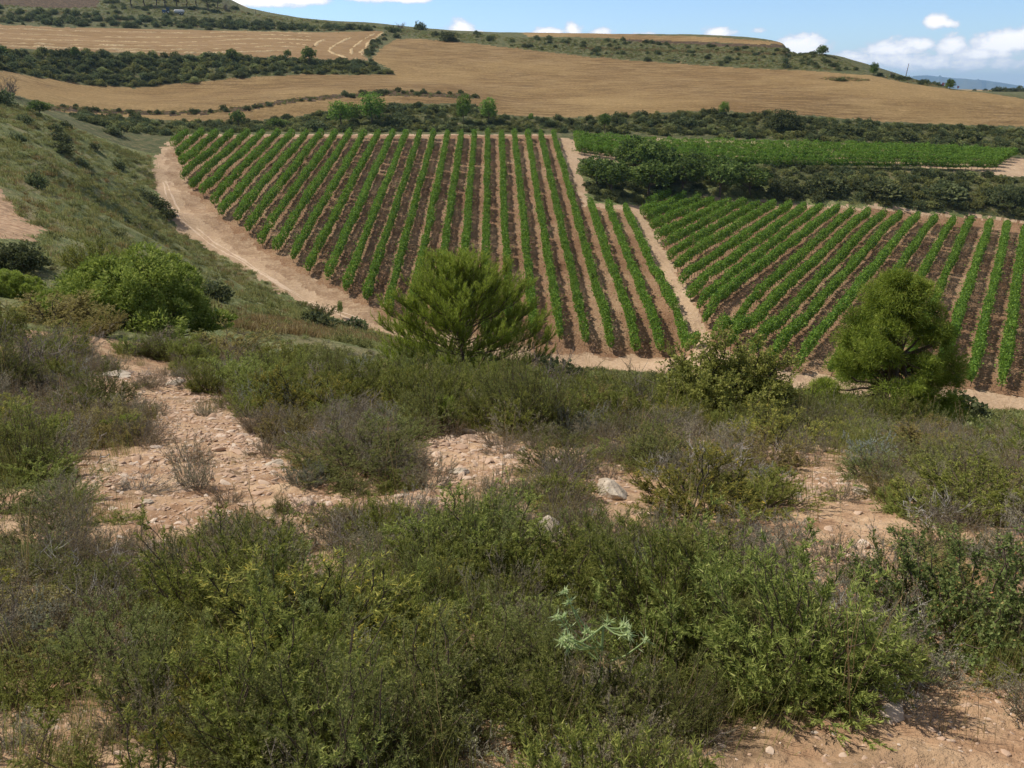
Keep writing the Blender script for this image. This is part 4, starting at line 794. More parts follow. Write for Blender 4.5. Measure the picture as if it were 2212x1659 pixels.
# the strip of dry growth along the terrace edges
cover('terrace_edge_growth', sample(REG['terrace_bank'][0], 170, 1.6, G, free=False, step=12), ['heath', 'farscrub', 'fargrass'], [1.4, .22, .9], .4, .85, 8)
cover('far_crest_bushes', sample([(1880, 160), (1960, 170), (2030, 184), (2052, 190), (1990, 186), (1940, 176), (1890, 165)], 240, .22, G), ['farscrub', 'heath', 'fargrass'], [.35, 1, 1.2], .5, 1.1, 9)
cover('plateau_dry_band', sample([(1250, 103), (1400, 106), (1500, 109), (1700, 116), (1700, 121), (1500, 115), (1400, 112), (1250, 108)], 240, 1.2, G), ['fargrass', 'heath'], [1.5, .3], .7, 1.2, 15)
cover('wheat_island_growth', sample([(1770, 170), (1800, 167), (1850, 169), (1885, 174), (1850, 177), (1800, 176)], 230, 1.2, G, free=False, step=10), ['fargrass', 'heath'], [1.2, .5], .6, 1.0, 16)
# left hillside and the slope beyond the brow
def slope_cover():
    g = np.random.default_rng(5)
    X, Y = sample_tl(None, -.63, .63, math.log(17), math.log(172), 1.9, g)
    th = np.arctan2(X, Y); R = np.hypot(X, Y)
    # the slope ends at the track: nothing beyond its inner edge
    tl = np.array(PTL['dirt_track']); lim = np.full(200, 1e9); bins = np.linspace(-.63, .63, 201)
    for i in range(200):
        c = (bins[i] + bins[i + 1]) / 2; h = []
        for j in range(len(tl)):
            a, b = tl[j], tl[(j + 1) % len(tl)]
            if (a[0] - c) * (b[0] - c) < 0: h.append(a[1] + (b[1] - a[1]) * (c - a[0]) / (b[0] - a[0]))
        if h: lim[i] = math.exp(min(h))
    L = lim[np.clip(((th + .63) / 1.26 * 200).astype(int), 0, 199)]; L = np.where(L > 1e8, 172, L)
    d = fbm(X * .09, Y * .09, 41, 4) * 2.4 + .55 + .3 * fbm(X * .7, Y * .7, 43, 2)
    k = (R < L - .3) & (g.random(len(X)) < np.clip(d + .25, .12, 1))
    far = R > 17
    X, Y, R = X[k & far], Y[k & far], R[k & far]
    a = R < 45; n1 = fbm(X * .12, Y * .12, 51, 3) > .02
    cover('near_slope_heath', (X[a], Y[a]), ['heath', 'thyme', 'heather', 'grass', 'drytuft'], [1.2, .5, .35, 1.2, .6], .4, .75, 10)
    b = ~a & n1; cover('hillside_heath', (X[b], Y[b]), ['heath', 'farscrub', 'hillgrass', 'fargrass'], [1, .012, 1.2, .12], .6, 1.25, 11)
    b = ~a & ~n1; cover('hillside_grass', (X[b], Y[b]), ['heath', 'farscrub', 'hillgrass', 'fargrass'], [.6, .006, 1.4, .45], .55, 1.15, 12)
slope_cover()
cover('dry_grass_belt', sample([(470, 688), (560, 690), (700, 703), (800, 722), (850, 733), (850, 748), (760, 738), (640, 722), (520, 712), (470, 708)], 20, 7.0, G, step=10), ['fargrass', 'drytuft'], [1, .5], .55, .95, 13)
cover('verge_grass', sample([(1500, 291), (2200, 340), (2200, 332), (1700, 298), (1240, 284)], 150, .5, G), ['fargrass', 'heath'], [1, 1], .4, .8, 14)

# ------------------------------------------------------------------ individual trees and bushes, far to near
TREES = [  # kind, u, v of the foot, width, height, label, category, nearest range
 ('farscrub', 907, 64, 26, 19, 'lone round dark tree on the skyline above the saddle of the big wheat field', 'tree', 390),
 ('baretree', 866, 63, 24, 12, 'thin half-bare shrub on the skyline left of the lone round tree', 'shrub', 380),
 ('farscrub', 846, 70, 20, 15, 'dark bush at the top end of the hedge between stubble and wheat', 'shrub', 350),
 ('farscrub', 857, 82, 17, 10, 'small dark bush just below the top end of the dividing hedge', 'shrub', 350),
 ('farscrub', 969, 89, 42, 22, 'broad dark bush at the upper edge of the big wheat field', 'shrub', 340),
 ('roundtree', 1775, 119, 27, 22, 'round dark tree standing alone on the mound right of the plateau', 'tree', 300),
 ('roundtree', 1887, 163, 20, 27, 'slim dark tree on the skyline at the foot of the mound', 'tree', 270),
 ('farscrub', 1901, 165, 16, 9, 'small round bush beside the slim skyline tree', 'shrub', 270),
 ('baretree', 1927, 168, 14, 12, 'little thin bush on the skyline between the slim tree and the pole', 'shrub', 270),
 ('farscrub', 1953, 172, 30, 8, 'flat wide bush at the foot of the leaning pole', 'shrub', 270),
 ('roundtree', 2051, 193, 21, 23, 'small conical tree on the crest in front of the blue mountain', 'tree', 260),
 ('farscrub', 2105, 196, 8, 5, 'tiny dark shrub on the far crest left of the dark tree belt', 'shrub', 440),
 ('farscrub', 2128, 196, 10, 5, 'tiny spreading shrub on the far crest beside the dark tree belt', 'shrub', 440),
 ('farscrub', 2158, 198, 34, 12, 'wide dark tree at the left end of the far tree belt', 'tree', 440),
 ('farscrub', 2182, 198, 24, 9, 'low dark tree in the middle of the far tree belt', 'tree', 440),
 ('farscrub', 2201, 198, 22, 14, 'taller dark tree at the right edge of the far tree belt', 'tree', 440),
 ('farscrub', 2230, 198, 30, 12, 'dark tree of the far belt running off the right edge', 'tree', 440),
 ('farpine', 284, 14, 40, 34, 'dark pine at the left end of the pine wood on the hilltop', 'tree', 430),
 ('farpine', 312, 13, 42, 36, 'dark pine second from the left in the hilltop wood', 'tree', 430),
 ('farpine', 338, 12, 36, 34, 'dark pine third from the left in the hilltop wood', 'tree', 430),
 ('farpine', 357, 15, 40, 36, 'dark pine above the blue tractor', 'tree', 430),
 ('farpine', 382, 14, 38, 36, 'dark pine above the white tank trailer', 'tree', 430),
 ('farpine', 404, 14, 40, 36, 'dark pine right of the tank trailer in the hilltop wood', 'tree', 430),
 ('farpine', 425, 16, 38, 36, 'dark pine third from the right end of the hilltop wood', 'tree', 430),
 ('farpine', 450, 23, 38, 36, 'pine with a bare slender trunk near the right end of the hilltop wood', 'tree', 400),
 ('farpine', 470, 17, 26, 20, 'rounded pine ending the hilltop wood on the right', 'tree', 430),
 ('baretree', 492, 25, 21, 20, 'grey bare tree on the hill right of the pine wood', 'tree', 400),
 ('farscrub', 508, 21, 18, 10, 'round bush on the skyline beside the grey bare tree', 'shrub', 400),
 ('fartree', 165, 132, 22, 28, 'green tree at the top of the scrub bank, far left of the stubble', 'tree', 240),
 ('fartree', 5, 122, 26, 22, 'dark tree on the scrub bank at the left edge', 'tree', 240),
 ('farscrub', 22, 134, 34, 22, 'big dark bush on the scrub bank near the left edge', 'shrub', 240),
 ('farscrub', 62, 142, 24, 20, 'rounded dark bush standing below the others on the left of the scrub bank', 'shrub', 230),
 ('farscrub', 116, 122, 26, 14, 'reddish dark bush at the top of the scrub bank', 'shrub', 240),
 ('farscrub', 200, 130, 30, 18, 'dense dark bush right of the green bank tree', 'shrub', 240),
 ('farscrub', 240, 142, 36, 16, 'wide dark bush in the middle of the scrub bank', 'shrub', 240),
 ('fartree', 502, 133, 25, 26, 'dark green tree standing over the middle of the scrub bank', 'tree', 250),
 ('farscrub', 465, 132, 26, 17, 'dark bush left of the tree on the scrub bank', 'shrub', 250),
 ('farscrub', 482, 136, 18, 12, 'small dark bush squeezed beside the bank tree', 'shrub', 250),
 ('fartree', 622, 130, 16, 20, 'small light green tree on the scrub bank', 'tree', 250),
 ('fartree', 669, 140, 32, 36, 'tall green tree at the right end of the scrub bank', 'tree', 250),
 ('farscrub', 802, 134, 12, 8, 'little dark bush at the foot of the dividing hedge', 'shrub', 250),
 ('farscrub', 455, 242, 11, 9, 'left one of two small bushes on the terrace edge in the wheat', 'shrub', 180),
 ('farscrub', 488, 241, 11, 9, 'right one of two small bushes on the terrace edge in the wheat', 'shrub', 180),
 ('farscrub', 825, 200, 34, 9, 'low dark bush on the terrace edge at the top of the wheat bend', 'shrub', 200),
 ('paletree', 737, 276, 58, 58, 'light green bushy tree, left one of the pair above the vines', 'tree', 150),
 ('paletree', 762, 270, 34, 46, 'thin light green sapling between the pair of trees above the vines', 'tree', 150),
 ('paletree', 805, 272, 60, 70, 'tall full green tree, right one of the pair above the vines', 'tree', 150),
 ('paletree', 1002, 268, 33, 64, 'narrow light green tree above the middle of the vines', 'tree', 150),
 ('paletree', 1055, 268, 42, 54, 'spreading light green tree right of the narrow one above the vines', 'tree', 150),
 ('fartree', 515, 276, 32, 36, 'dark green tree in the scrub above the left vine rows', 'tree', 150),
 ('fartree', 600, 280, 44, 24, 'low dark tree in the scrub above the left part of the vines', 'tree', 150),
 ('farscrub', 680, 282, 56, 26, 'large dark bush in the scrub left of the light green pair', 'shrub', 150),
 ('farscrub', 860, 276, 60, 28, 'large dark bush right of the tall full tree above the vines', 'shrub', 150),
 ('paletree', 1147, 263, 13, 18, 'tiny green sapling at the foot of the wheat slope', 'tree', 150),
 ('fartree', 1306, 285, 28, 38, 'dark green tree in the scrub above the upper vine strip', 'tree', 150),
 ('paletree', 1563, 252, 25, 32, 'small bright yellow-green tree at the edge of the wheat', 'tree', 150),
 ('farscrub', 1572, 270, 46, 18, 'dark bush below the bright yellow-green tree', 'shrub', 150),
 ('bigscrub', 1690, 278, 95, 42, 'broad dark domed bush bulging up against the wheat', 'shrub', 150),
 ('farscrub', 1480, 272, 50, 22, 'dark bush in the scrub left of the bright yellow-green tree', 'shrub', 150),
 ('farscrub', 1830, 290, 60, 22, 'dark bush in the scrub right of the broad domed one', 'shrub', 150),
 ('farscrub', 1950, 300, 60, 22, 'dark bush in the scrub above the right half of the vine strip', 'shrub', 150),
 ('farscrub', 2080, 300, 60, 22, 'dark bush in the scrub near the right end of the wheat edge', 'shrub', 150),
 ('baretree', 18, 207, 44, 36, 'grey leafless shrub against the wheat at the left edge', 'shrub', 100),
 ('farscrub', 8, 225, 46, 36, 'dense green bush below the leafless shrub at the left edge', 'shrub', 100),
 ('fartree', 88, 252, 48, 34, 'bushy green tree at the left corner of the lower wheat terrace', 'tree', 120),
 ('farscrub', 50, 262, 40, 18, 'dark bush left of the tree at the wheat terrace corner', 'shrub', 100),
 ('farscrub', 130, 310, 52, 26, 'dark bush on the upper left hillside', 'shrub', 80),
 ('farscrub', 35, 306, 36, 20, 'dark bush on the hillside near the left edge', 'shrub', 80),
 ('farscrub', 178, 358, 25, 20, 'round green bush, left one of two alone on the hillside', 'shrub', 70),
 ('farscrub', 257, 363, 28, 18, 'round yellowish bush, right one of two alone on the hillside', 'shrub', 70),
 ('farscrub', 245, 290, 46, 20, 'green bush at the head of the gully by the scrub', 'shrub', 110),
 ('farscrub', 300, 420, 44, 18, 'topmost bush of the dark line leading down to the track', 'shrub', 70),
 ('farscrub', 322, 436, 46, 24, 'second bush down the dark line beside the track', 'shrub', 70),
 ('farscrub', 345, 452, 44, 24, 'third bush down the dark line beside the track', 'shrub', 70),
 ('farscrub', 363, 472, 38, 22, 'lowest bush of the dark line beside the track', 'shrub', 70),
 ('kermes', 690, 690, 85, 36, 'bluish bramble thicket beside the bend of the track', 'shrub', 45),
 ('paletree', 736, 688, 13, 36, 'slim green sapling beside the bramble thicket at the track', 'tree', 60),
 ('farscrub', 1815, 175, 26, 8, 'small bush on the weedy island in the big wheat field', 'shrub', 230),
 # the clump below the upper strip
 ('fartree', 1290, 402, 80, 62, 'bluish green bushy tree at the left corner of the clump', 'tree', 120),
 ('fartree', 1322, 424, 92, 76, 'light green bushy tree in front of the clump beside the track', 'tree', 120),
 ('fartree', 1372, 392, 98, 92, 'tall dark tree towering over the clump', 'tree', 120),
 ('fartree', 1425, 388, 84, 74, 'dark tree right of the tall one in the clump', 'tree', 120),
 ('fartree', 1400, 424, 96, 76, 'broad dark tree at the front of the clump above the first lower rows', 'tree', 120),
 ('fartree', 1475, 424, 92, 78, 'rounded mid green tree in the middle of the clump', 'tree', 120),
 ('fartree', 1500, 376, 60, 46, 'small dark tree at the back of the clump', 'tree', 120),
 ('fartree', 1555, 428, 92, 84, 'bright leafy tree right of the middle of the clump', 'tree', 120),
 ('fartree', 1620, 426, 84, 66, 'dark tree toward the right end of the clump', 'tree', 120),
 ('bigscrub', 1690, 428, 90, 44, 'low dark bush ending the clump on the right', 'shrub', 120),
 ('farscrub', 1780, 412, 80, 34, 'dark bush on the bank right of the clump', 'shrub', 120),
 ('farscrub', 1900, 420, 90, 34, 'dark bush in the middle of the lower bank', 'shrub', 120),
 ('farscrub', 2040, 425, 90, 34, 'dark bush on the right part of the lower bank', 'shrub', 120),
 ('bigscrub', 2170, 440, 90, 44, 'large bush on the lower bank at the right edge', 'shrub', 120),
]
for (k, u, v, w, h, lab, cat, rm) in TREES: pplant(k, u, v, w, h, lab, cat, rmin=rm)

NEAR = [
 ('juniper', 280, 750, 440, 250, 'big dense bright green bush on the left brow of the slope', 'bush', 12),
 ('juniper', 35, 640, 130, 70, 'bright green bush behind the big one at the left edge', 'bush', 18),
 ('bright', 205, 600, 120, 80, 'feathery yellow-green shrub rising behind the big bright bush', 'shrub', 18),
 ('bigscrub', 40, 580, 130, 60, 'dark shadowy thicket at the left edge below the bare patch', 'thicket', 22),
 ('olive', 110, 722, 250, 95, 'wide low olive-brown shrub left of the big bright bush', 'shrub', 9),
 ('olive', 215, 735, 130, 70, 'olive shrub leaning against the front of the big bright bush', 'shrub', 9),
 ('pine', 1003, 852, 350, 298, 'broad young pine with feathery tips in front of the central vine rows', 'tree', 8),
 ('pine2', 1905, 945, 285, 365, 'dense round-topped young pine in front of the lower right vines', 'tree', 8),
 ('bigolive', 1545, 955, 310, 215, 'large olive-leaved bush before the meeting point of the tracks', 'bush', 5),
 ('lobedlow', 1905, 925, 105, 56, 'low bright yellow-green bush at the foot of the right pine', 'bush', 6),
 ('lobedlow', 1985, 940, 80, 40, 'second bright low bush right of the one under the right pine', 'bush', 6),
 ('broom', 1815, 955, 180, 95, 'pale silvery feathery bush left of the right pine', 'bush', 5),
 ('lobedlow', 2140, 960, 75, 50, 'round yellowish bush near the right edge below the track', 'bush', 6),
 ('seedling', 963, 938, 74, 85, 'small round pine seedling on the bare stony ground', 'seedling', 4),
 ('rosemary', 770, 1062, 310, 175, 'big dark green shrub standing right of the stony patch', 'shrub', 3),
 ('seedling', 268, 950, 110, 62, 'dark low conifer seedling left of the stony patch', 'seedling', 4),
 ('bright', 60, 1010, 190, 165, 'dense green shrub at the left edge beside the stony patch', 'shrub', 3),
 ('rosemary', 205, 890, 170, 110, 'dark green shrub above the low conifer seedling', 'shrub', 4),
 ('twiggy', 84, 830, 230, 120, 'half-bare twiggy shrub near the left edge above the dark shrubs', 'shrub', 4),
 ('flecked', 655, 925, 230, 130, 'yellow-green shrub above the big dark one', 'shrub', 4),
 ('bright', 403, 812, 70, 45, 'small yellow-green shrub at the top of the stony patch', 'shrub', 5),
 ('thyme', 423, 1070, 100, 150, 'tall grey-brown bush on the stony patch', 'shrub', 3),
 ('heather', 290, 1100, 230, 80, 'low spreading brown bush on the left of the stony patch', 'shrub', 3),
 ('bright', 253, 1138, 90, 50, 'small bright green shrub at the lower left of the stony patch', 'shrub', 3),
 ('rosemary', 608, 1115, 54, 62, 'little upright dark green shrub below the big dark one', 'shrub', 3),
 ('twiggy', 660, 1130, 90, 80, 'bare twiggy plant beside the little upright dark shrub', 'shrub', 3),
 ('thyme', 522, 1215, 180, 110, 'grey-green bush below the end of the stony patch', 'shrub', 2),
 ('bright', 830, 1200, 140, 150, 'fresh green rounded shrub left of the broom', 'shrub', 2),
 ('broom', 1045, 1260, 225, 225, 'large spiky broom bush in the centre of the slope', 'bush', 2),
 ('deadtwigs', 918, 1215, 110, 100, 'tangle of pale dead twigs against the left of the broom', 'dead twigs', 2),
 ('deadtwigs', 935, 1290, 110, 80, 'pale dead twigs on the ground below the broom', 'dead twigs', 2),
 ('bright', 1205, 1115, 180, 100, 'low green shrub above the white boulder', 'shrub', 2),
 ('twiggy', 1222, 1068, 150, 160, 'open twiggy shrub with dark stems above the white boulder', 'shrub', 3),
 ('olive', 1115, 890, 110, 110, 'small tree-like olive shrub below the central pine', 'shrub', 4),
 ('twiggy', 1190, 885, 140, 120, 'twiggy grey-stemmed shrub right of the small tree-like one', 'shrub', 4),
 ('sage', 1035, 850, 140, 60, 'pale sage bush at the foot of the central pine', 'bush', 5),
 ('sage', 950, 845, 130, 50, 'pale bush under the left side of the central pine', 'bush', 5),
 ('olive', 1145, 850, 110, 56, 'light olive bush under the right side of the central pine', 'bush', 5),
 ('flecked', 1500, 1175, 350, 220, 'wide yellow-flecked shrub in the middle right of the slope', 'shrub', 2),
 ('bright', 1640, 1130, 230, 150, 'green shrub behind the wide yellow-flecked one', 'shrub', 2),
 ('rosemary', 1400, 1040, 200, 130, 'green shrub above the yellow-flecked one', 'shrub', 3),
 ('flecked', 655, 1560, 560, 380, 'huge yellow-tipped shrub with dark stems at the bottom centre left', 'shrub', 1.3),
 ('flecked', 480, 1650, 330, 260, 'green shrub with yellow tips at the bottom left', 'shrub', 1.3),
 ('flecked', 860, 1540, 330, 260, 'leafy shrub right of the huge yellow-tipped one', 'shrub', 1.3),
 ('kermes', 2090, 1470, 480, 380, 'prickly oak shrub with rusty tips at the right edge', 'shrub', 1.3),
 ('kermes', 1955, 1370, 260, 240, 'smaller prickly oak shrub left of the rusty-tipped one', 'shrub', 1.3),
 ('bright', 2110, 1160, 330, 220, 'large fresh green shrub at the right edge above the prickly oak', 'shrub', 2),
 ('rosemary', 2050, 1060, 260, 130, 'green shrub behind the large one at the right edge', 'shrub', 3),
 ('olive', 1990, 1010, 220, 90, 'olive shrub near the right edge below the bright low bushes', 'shrub', 3),
 ('lobedlow', 1857, 1056, 60, 24, 'small yellow cushion plant behind the flat pale rock', 'cushion plant', 3),
 ('sage', 1375, 1320, 150, 160, 'grey lavender-like bush above the pale thistle', 'bush', 1.5),
 ('bright', 1130, 1430, 250, 160, 'bright green shrub left of the pale thistle', 'shrub', 1.5),
 ('rosemary', 1510, 1440, 260, 190, 'green shrub right of the pale thistle', 'shrub', 1.5),
 ('rosemary', 1700, 1500, 330, 230, 'leafy green shrub above the bare corner at the bottom right', 'shrub', 1.3),
 ('thyme', 1360, 1600, 240, 170, 'grey bush at the bottom right of centre', 'bush', 1.3),
 ('thyme', 1250, 1640, 200, 130, 'grey twiggy bush at the bottom beside the dry flower heads', 'bush', 1.3),
 ('thyme', 1010, 1690, 260, 190, 'small-leaved grey bush at the bottom centre', 'bush', 1.3),
 ('sage', 345, 1330, 170, 160, 'blue-green sage bush in the lower left', 'bush', 1.5),
 ('sage', 70, 1440, 220, 180, 'blue-grey sage bush at the lower left edge', 'bush', 1.4),
 ('rosemary', 240, 1500, 300, 230, 'bright green upright shrub in the lower left', 'shrub', 1.3),
 ('bright', 60, 1590, 260, 180, 'dark green grassy shrub at the bottom left edge', 'shrub', 1.3),
 ('thyme', 60, 1680, 230, 140, 'grey bush in the bottom left corner', 'bush', 1.2),
 ('heather', 250, 1660, 230, 130, 'brown dry bush at the bottom left', 'bush', 1.2),
 ('twiggy', 900, 1640, 220, 150, 'grey twiggy bush at the bottom below the leafy shrub', 'shrub', 1.2),
 ('thyme', 380, 1680, 230, 130, 'grey bush at the bottom left beside the brown dry one', 'bush', 1.2),
 ('thyme', 1180, 1580, 180, 90, 'small grey bush below left of the pale thistle', 'bush', 1.3),
 ('heather', 1480, 1640, 240, 130, 'brown bush at the left end of the bare bottom corner', 'bush', 1.2),
 ('rosemary', 60, 1260, 200, 130, 'dark shrub on the left edge below the stony patch', 'shrub', 1.8),
 ('rosemary', 150, 1160, 150, 60, 'dark green shrub left of the small bright one', 'shrub', 2),
 ('twiggy', 430, 1330, 200, 170, 'grey twiggy bush beside the blue-green sage', 'shrub', 1.5),
 ('thyme', 620, 1300, 190, 120, 'grey-brown bush above the huge yellow-tipped shrub', 'bush', 1.6),
 ('heather', 1640, 1250, 260, 170, 'dark brown twiggy bush under the yellow-flecked shrub', 'bush', 1.6),
 ('bright', 1300, 1000, 110, 60, 'small green shrub on the stony ground right of centre', 'shrub', 3),
 ('heather', 1080, 1000, 120, 50, 'low brown bush on the stony ground right of the seedling', 'bush', 3),
 ('olive', 1290, 950, 220, 110, 'olive shrub below the twiggy grey-stemmed one', 'shrub', 4),
 ('twiggy', 1400, 930, 180, 110, 'grey twiggy bush left of the large olive-leaved bush', 'shrub', 4),
 ('olive', 880, 870, 180, 70, 'low olive shrub left of the central pine', 'shrub', 5),
 ('flecked', 760, 900, 170, 90, 'yellow-green shrub between the seedling and the slope brow', 'shrub', 4),
 ('heather', 480, 820, 170, 70, 'brown heathy bush at the top right of the stony patch', 'bush', 5),
 ('rosemary', 560, 830, 170, 80, 'green shrub on the brow above the yellow-green one', 'shrub', 5),
 ('olive', 500, 780, 200, 70, 'olive shrub below the big bright bush', 'shrub', 6),
 ('heather', 330, 780, 190, 60, 'brown low bush in front of the big bright bush', 'bush', 6),
 ('heather', 150, 780, 200, 70, 'dry herb clump with small yellow heads near the left edge', 'herbs', 6),
]
PLACED = []
for (k, u, v, w, h, lab, cat, rm) in NEAR:
    o = pplant(k, u, v, w, h * (.8 if v > 1050 else .92 if v > 960 else 1), lab, cat, rmin=rm); PLACED.append((o.location.x, o.location.y, max(.1, o.scale.x * KIND[k][3])))

BARE = [[(215, 760), (330, 770), (420, 830), (520, 880), (560, 960), (620, 1010), (600, 1060), (480, 1120), (430, 1180), (300, 1190), (210, 1180), (180, 1090), (120, 1040), (200, 1000), (330, 960), (300, 900), (250, 830)],
        [(840, 885), (930, 940), (1040, 930), (1180, 985), (1230, 1000), (1190, 1060), (1060, 1070), (930, 1060), (930, 1000)], [(600, 1060), (760, 1070), (900, 1070), (960, 1110), (880, 1130), (740, 1120), (700, 1190), (600, 1200), (560, 1120)],
        [(1120, 1165), (1260, 1170), (1290, 1240), (1140, 1240)], [(1270, 1025), (1360, 1040), (1350, 1090), (1270, 1085)], [(1690, 1020), (1830, 1015), (1900, 1060), (1800, 1095), (1690, 1080)], [(1730, 1185), (1880, 1175), (1860, 1245), (1730, 1245)],
        [(1500, 1620), (1700, 1560), (1850, 1560), (1950, 1480), (2080, 1480), (2260, 1500), (2400, 1850), (1500, 1850)], [(1080, 1500), (1160, 1520), (1130, 1620), (1080, 1600)], [(-60, 735), (40, 745), (60, 800), (-60, 805)]]
ROCKS = [(1180, 1172, 78), (1318, 1075, 70), (988, 1024, 40), (1861, 1066, 40), (515, 886, 16), (240, 810, 70), (375, 830, 50), (590, 1000, 46), (320, 1090, 26)]
RK = [at(u, v, 1.5)[:2] + (w * math.hypot(*at(u, v, 1.5)[:2]) / FPX / 2,) for u, v, w in ROCKS]
def near_rock(X, Y, r=0.0):
    m = np.zeros(np.shape(X), bool)
    for a, b, w in RK:
        R = math.hypot(a, b); fx, fy = -a / R, -b / R; dx, dy = X - a, Y - b; al = dx * fx + dy * fy; ac = np.abs(dx * fy - dy * fx); m |= (al > -w - r) & (al < .20 * R + w + r) & (ac < w * 1.2 + r)
    return m
BTL = [np.array(poly_tl(b, 1.2, 20)) for b in BARE]
def bare(X, Y, amt=1.0):
    th = np.arctan2(X, Y); lr = np.log(np.hypot(X, Y)); w = .10 * amt
    a = th + w * fbm(X * 2.2, Y * 2.2, 61, 3); b = lr + w * fbm(X * 2.2 + 40, Y * 2.2, 62, 3); m = np.zeros(X.shape, bool)
    for p in BTL: m |= in_poly(a, b, p)
    return m
FILL = {'thyme': ('low grey-green bush among the undergrowth of the near slope', 'bush', 'grey-green bushes of the near slope'), 'heather': ('low brown heathy bush among the undergrowth of the near slope', 'bush', 'brown bushes of the near slope'),
        'rosemary': ('needle-leaved green shrub among the undergrowth of the near slope', 'shrub', 'needle-leaved shrubs of the near slope'), 'bright': ('fresh green shrub among the undergrowth of the near slope', 'shrub', 'fresh green shrubs of the near slope'),
        'olive': ('olive-coloured shrub among the undergrowth of the near slope', 'shrub', 'olive shrubs of the near slope'), 'sage': ('pale blue-grey bush among the undergrowth of the near slope', 'bush', 'blue-grey bushes of the near slope'),
        'twiggy': ('open grey twiggy shrub among the undergrowth of the near slope', 'shrub', 'twiggy shrubs of the near slope'), 'flecked': ('yellow-flecked green shrub among the undergrowth of the near slope', 'shrub', 'yellow-flecked shrubs of the near slope')}
ANCH = [(290, 640, 'the big bright bush'), (1003, 700, 'the central pine'), (1905, 760, 'the right-hand pine'), (1550, 860, 'the large olive-leaved bush'), (420, 930, 'the stony patch'), (1060, 1170, 'the spiky broom'), (1180, 1160, 'the pale boulder'),
        (1285, 1400, 'the pale thistle'), (2075, 1290, 'the prickly oak shrub'), (1500, 1080, 'the wide yellow-flecked shrub'), (655, 1400, 'the huge yellow-tipped shrub'), (963, 897, 'the small pine seedling'), (268, 915, 'the low dark conifer'), (770, 980, 'the big dark shrub'),
        (345, 1260, 'the blue-green sage bush'), (1815, 910, 'the silvery feathery bush'), (1857, 1050, 'the yellow cushion plant'), (1318, 1060, 'the half-sunk pale rock'), (830, 1130, 'the fresh green rounded shrub'), (110, 680, 'the wide olive-brown shrub'), (1750, 1580, 'the bare bottom corner'), (84, 780, 'the half-bare twiggy shrub')]
NOUN = {'thyme': 'grey-green bush', 'heather': 'brown heathy bush', 'rosemary': 'needle-leaved green shrub', 'bright': 'fresh green shrub', 'olive': 'olive shrub', 'sage': 'pale blue-grey bush', 'twiggy': 'grey twiggy shrub', 'flecked': 'yellow-flecked shrub'}
def place_words(u, v, k, size):
    a = min(ANCH, key=lambda q: (q[0] - u) ** 2 + ((q[1] - v) * 1.3) ** 2); du, dv = u - a[0], v - a[1]; d = math.hypot(du, dv)
    rel = ('right of' if du > 0 else 'left of') if abs(du) > abs(dv) else ('below' if dv > 0 else 'above')
    return '%s %s %s %s %s' % (size, NOUN[k], 'just' if d < 110 else 'a little way' if d < 220 else 'well', rel, a[2])
def fill_shrubs(n=265):
    g = np.random.default_rng(17); ks = list(FILL); wt = np.array([.21, .09, .20, .18, .15, .07, .03, .07]); made = 0; tries = 0
    while made < n and tries < 9000:
        tries += 1; u = g.uniform(-60, 2270); v = g.uniform(760, 1700) if g.random() < .75 else g.uniform(760, 960)
        th, lr = hit(u, v, 1.3); R = math.exp(lr)
        if R > 24 or R < 1.5: continue
        X, Y = R * math.sin(th), R * math.cos(th)
        if bare(np.array([X]), np.array([Y]), .5)[0]: continue
        if near_rock(np.array([X]), np.array([Y]), .12)[0]: continue
        r = (.12 + .030 * R) * g.uniform(.7, 1.3) if R < 9 else g.uniform(.3, .6)
        if any((X - a) ** 2 + (Y - b) ** 2 < ((r + c) * .62) ** 2 for a, b, c in PLACED): continue
        k = g.choice(ks, p=wt / wt.sum()); lab, cat, grp = FILL[k]; lab = place_words(u, v, k, 'small' if r * FPX / R < 38 else 'middling' if r * FPX / R < 62 else 'large'); plant(k, X, Y, r * (g.uniform(.5, .8) if R < 5 else g.uniform(.55, .85)), 2 * r, lab, cat, grp); PLACED.append((X, Y, r)); made += 1
    print('fill shrubs', made, tries)
fill_shrubs()

def near_cover():
    g = np.random.default_rng(23)
    X, Y = sample_tl(None, -.66, .66, math.log(1.25), math.log(5), 80, g, False); X2, Y2 = sample_tl(None, -.64, .64, math.log(5), math.log(20), 19, g, False)
    X, Y = np.concatenate([X, X2]), np.concatenate([Y, Y2]); R = np.hypot(X, Y)
    b = bare(X, Y); dn = fbm(X * .8, Y * .8, 71, 3) * 2.4 + .62; keep = np.where(b, g.random(len(X)) < .11, g.random(len(X)) < dn) & ~near_rock(X, Y); X, Y, R, b = X[keep], Y[keep], R[keep], b[keep]
    kk = fbm(X * .35, Y * .35, 81, 3); s = np.clip(.5 + R * .05, .4, 1.05)
    m = (kk > .0) & ~b; cover('green_undergrowth', (X[m], Y[m]), ['grass', 'thyme', 'rosemary', 'drytuft', 'bright', 'stalks', 'meadow'], [1.0, .45, .18, .7, .2, .08, .8], .6, 1.1, 31, sizes=s[m])
    m = (kk <= .0) | b; cover('dry_undergrowth', (X[m], Y[m]), ['grass', 'thyme', 'heather', 'drytuft', 'deadtwigs', 'stalks', 'meadow'], [.6, .6, .55, 1.1, .08, .07, .35], .5, 1.05, 32, sizes=s[m])
near_cover()

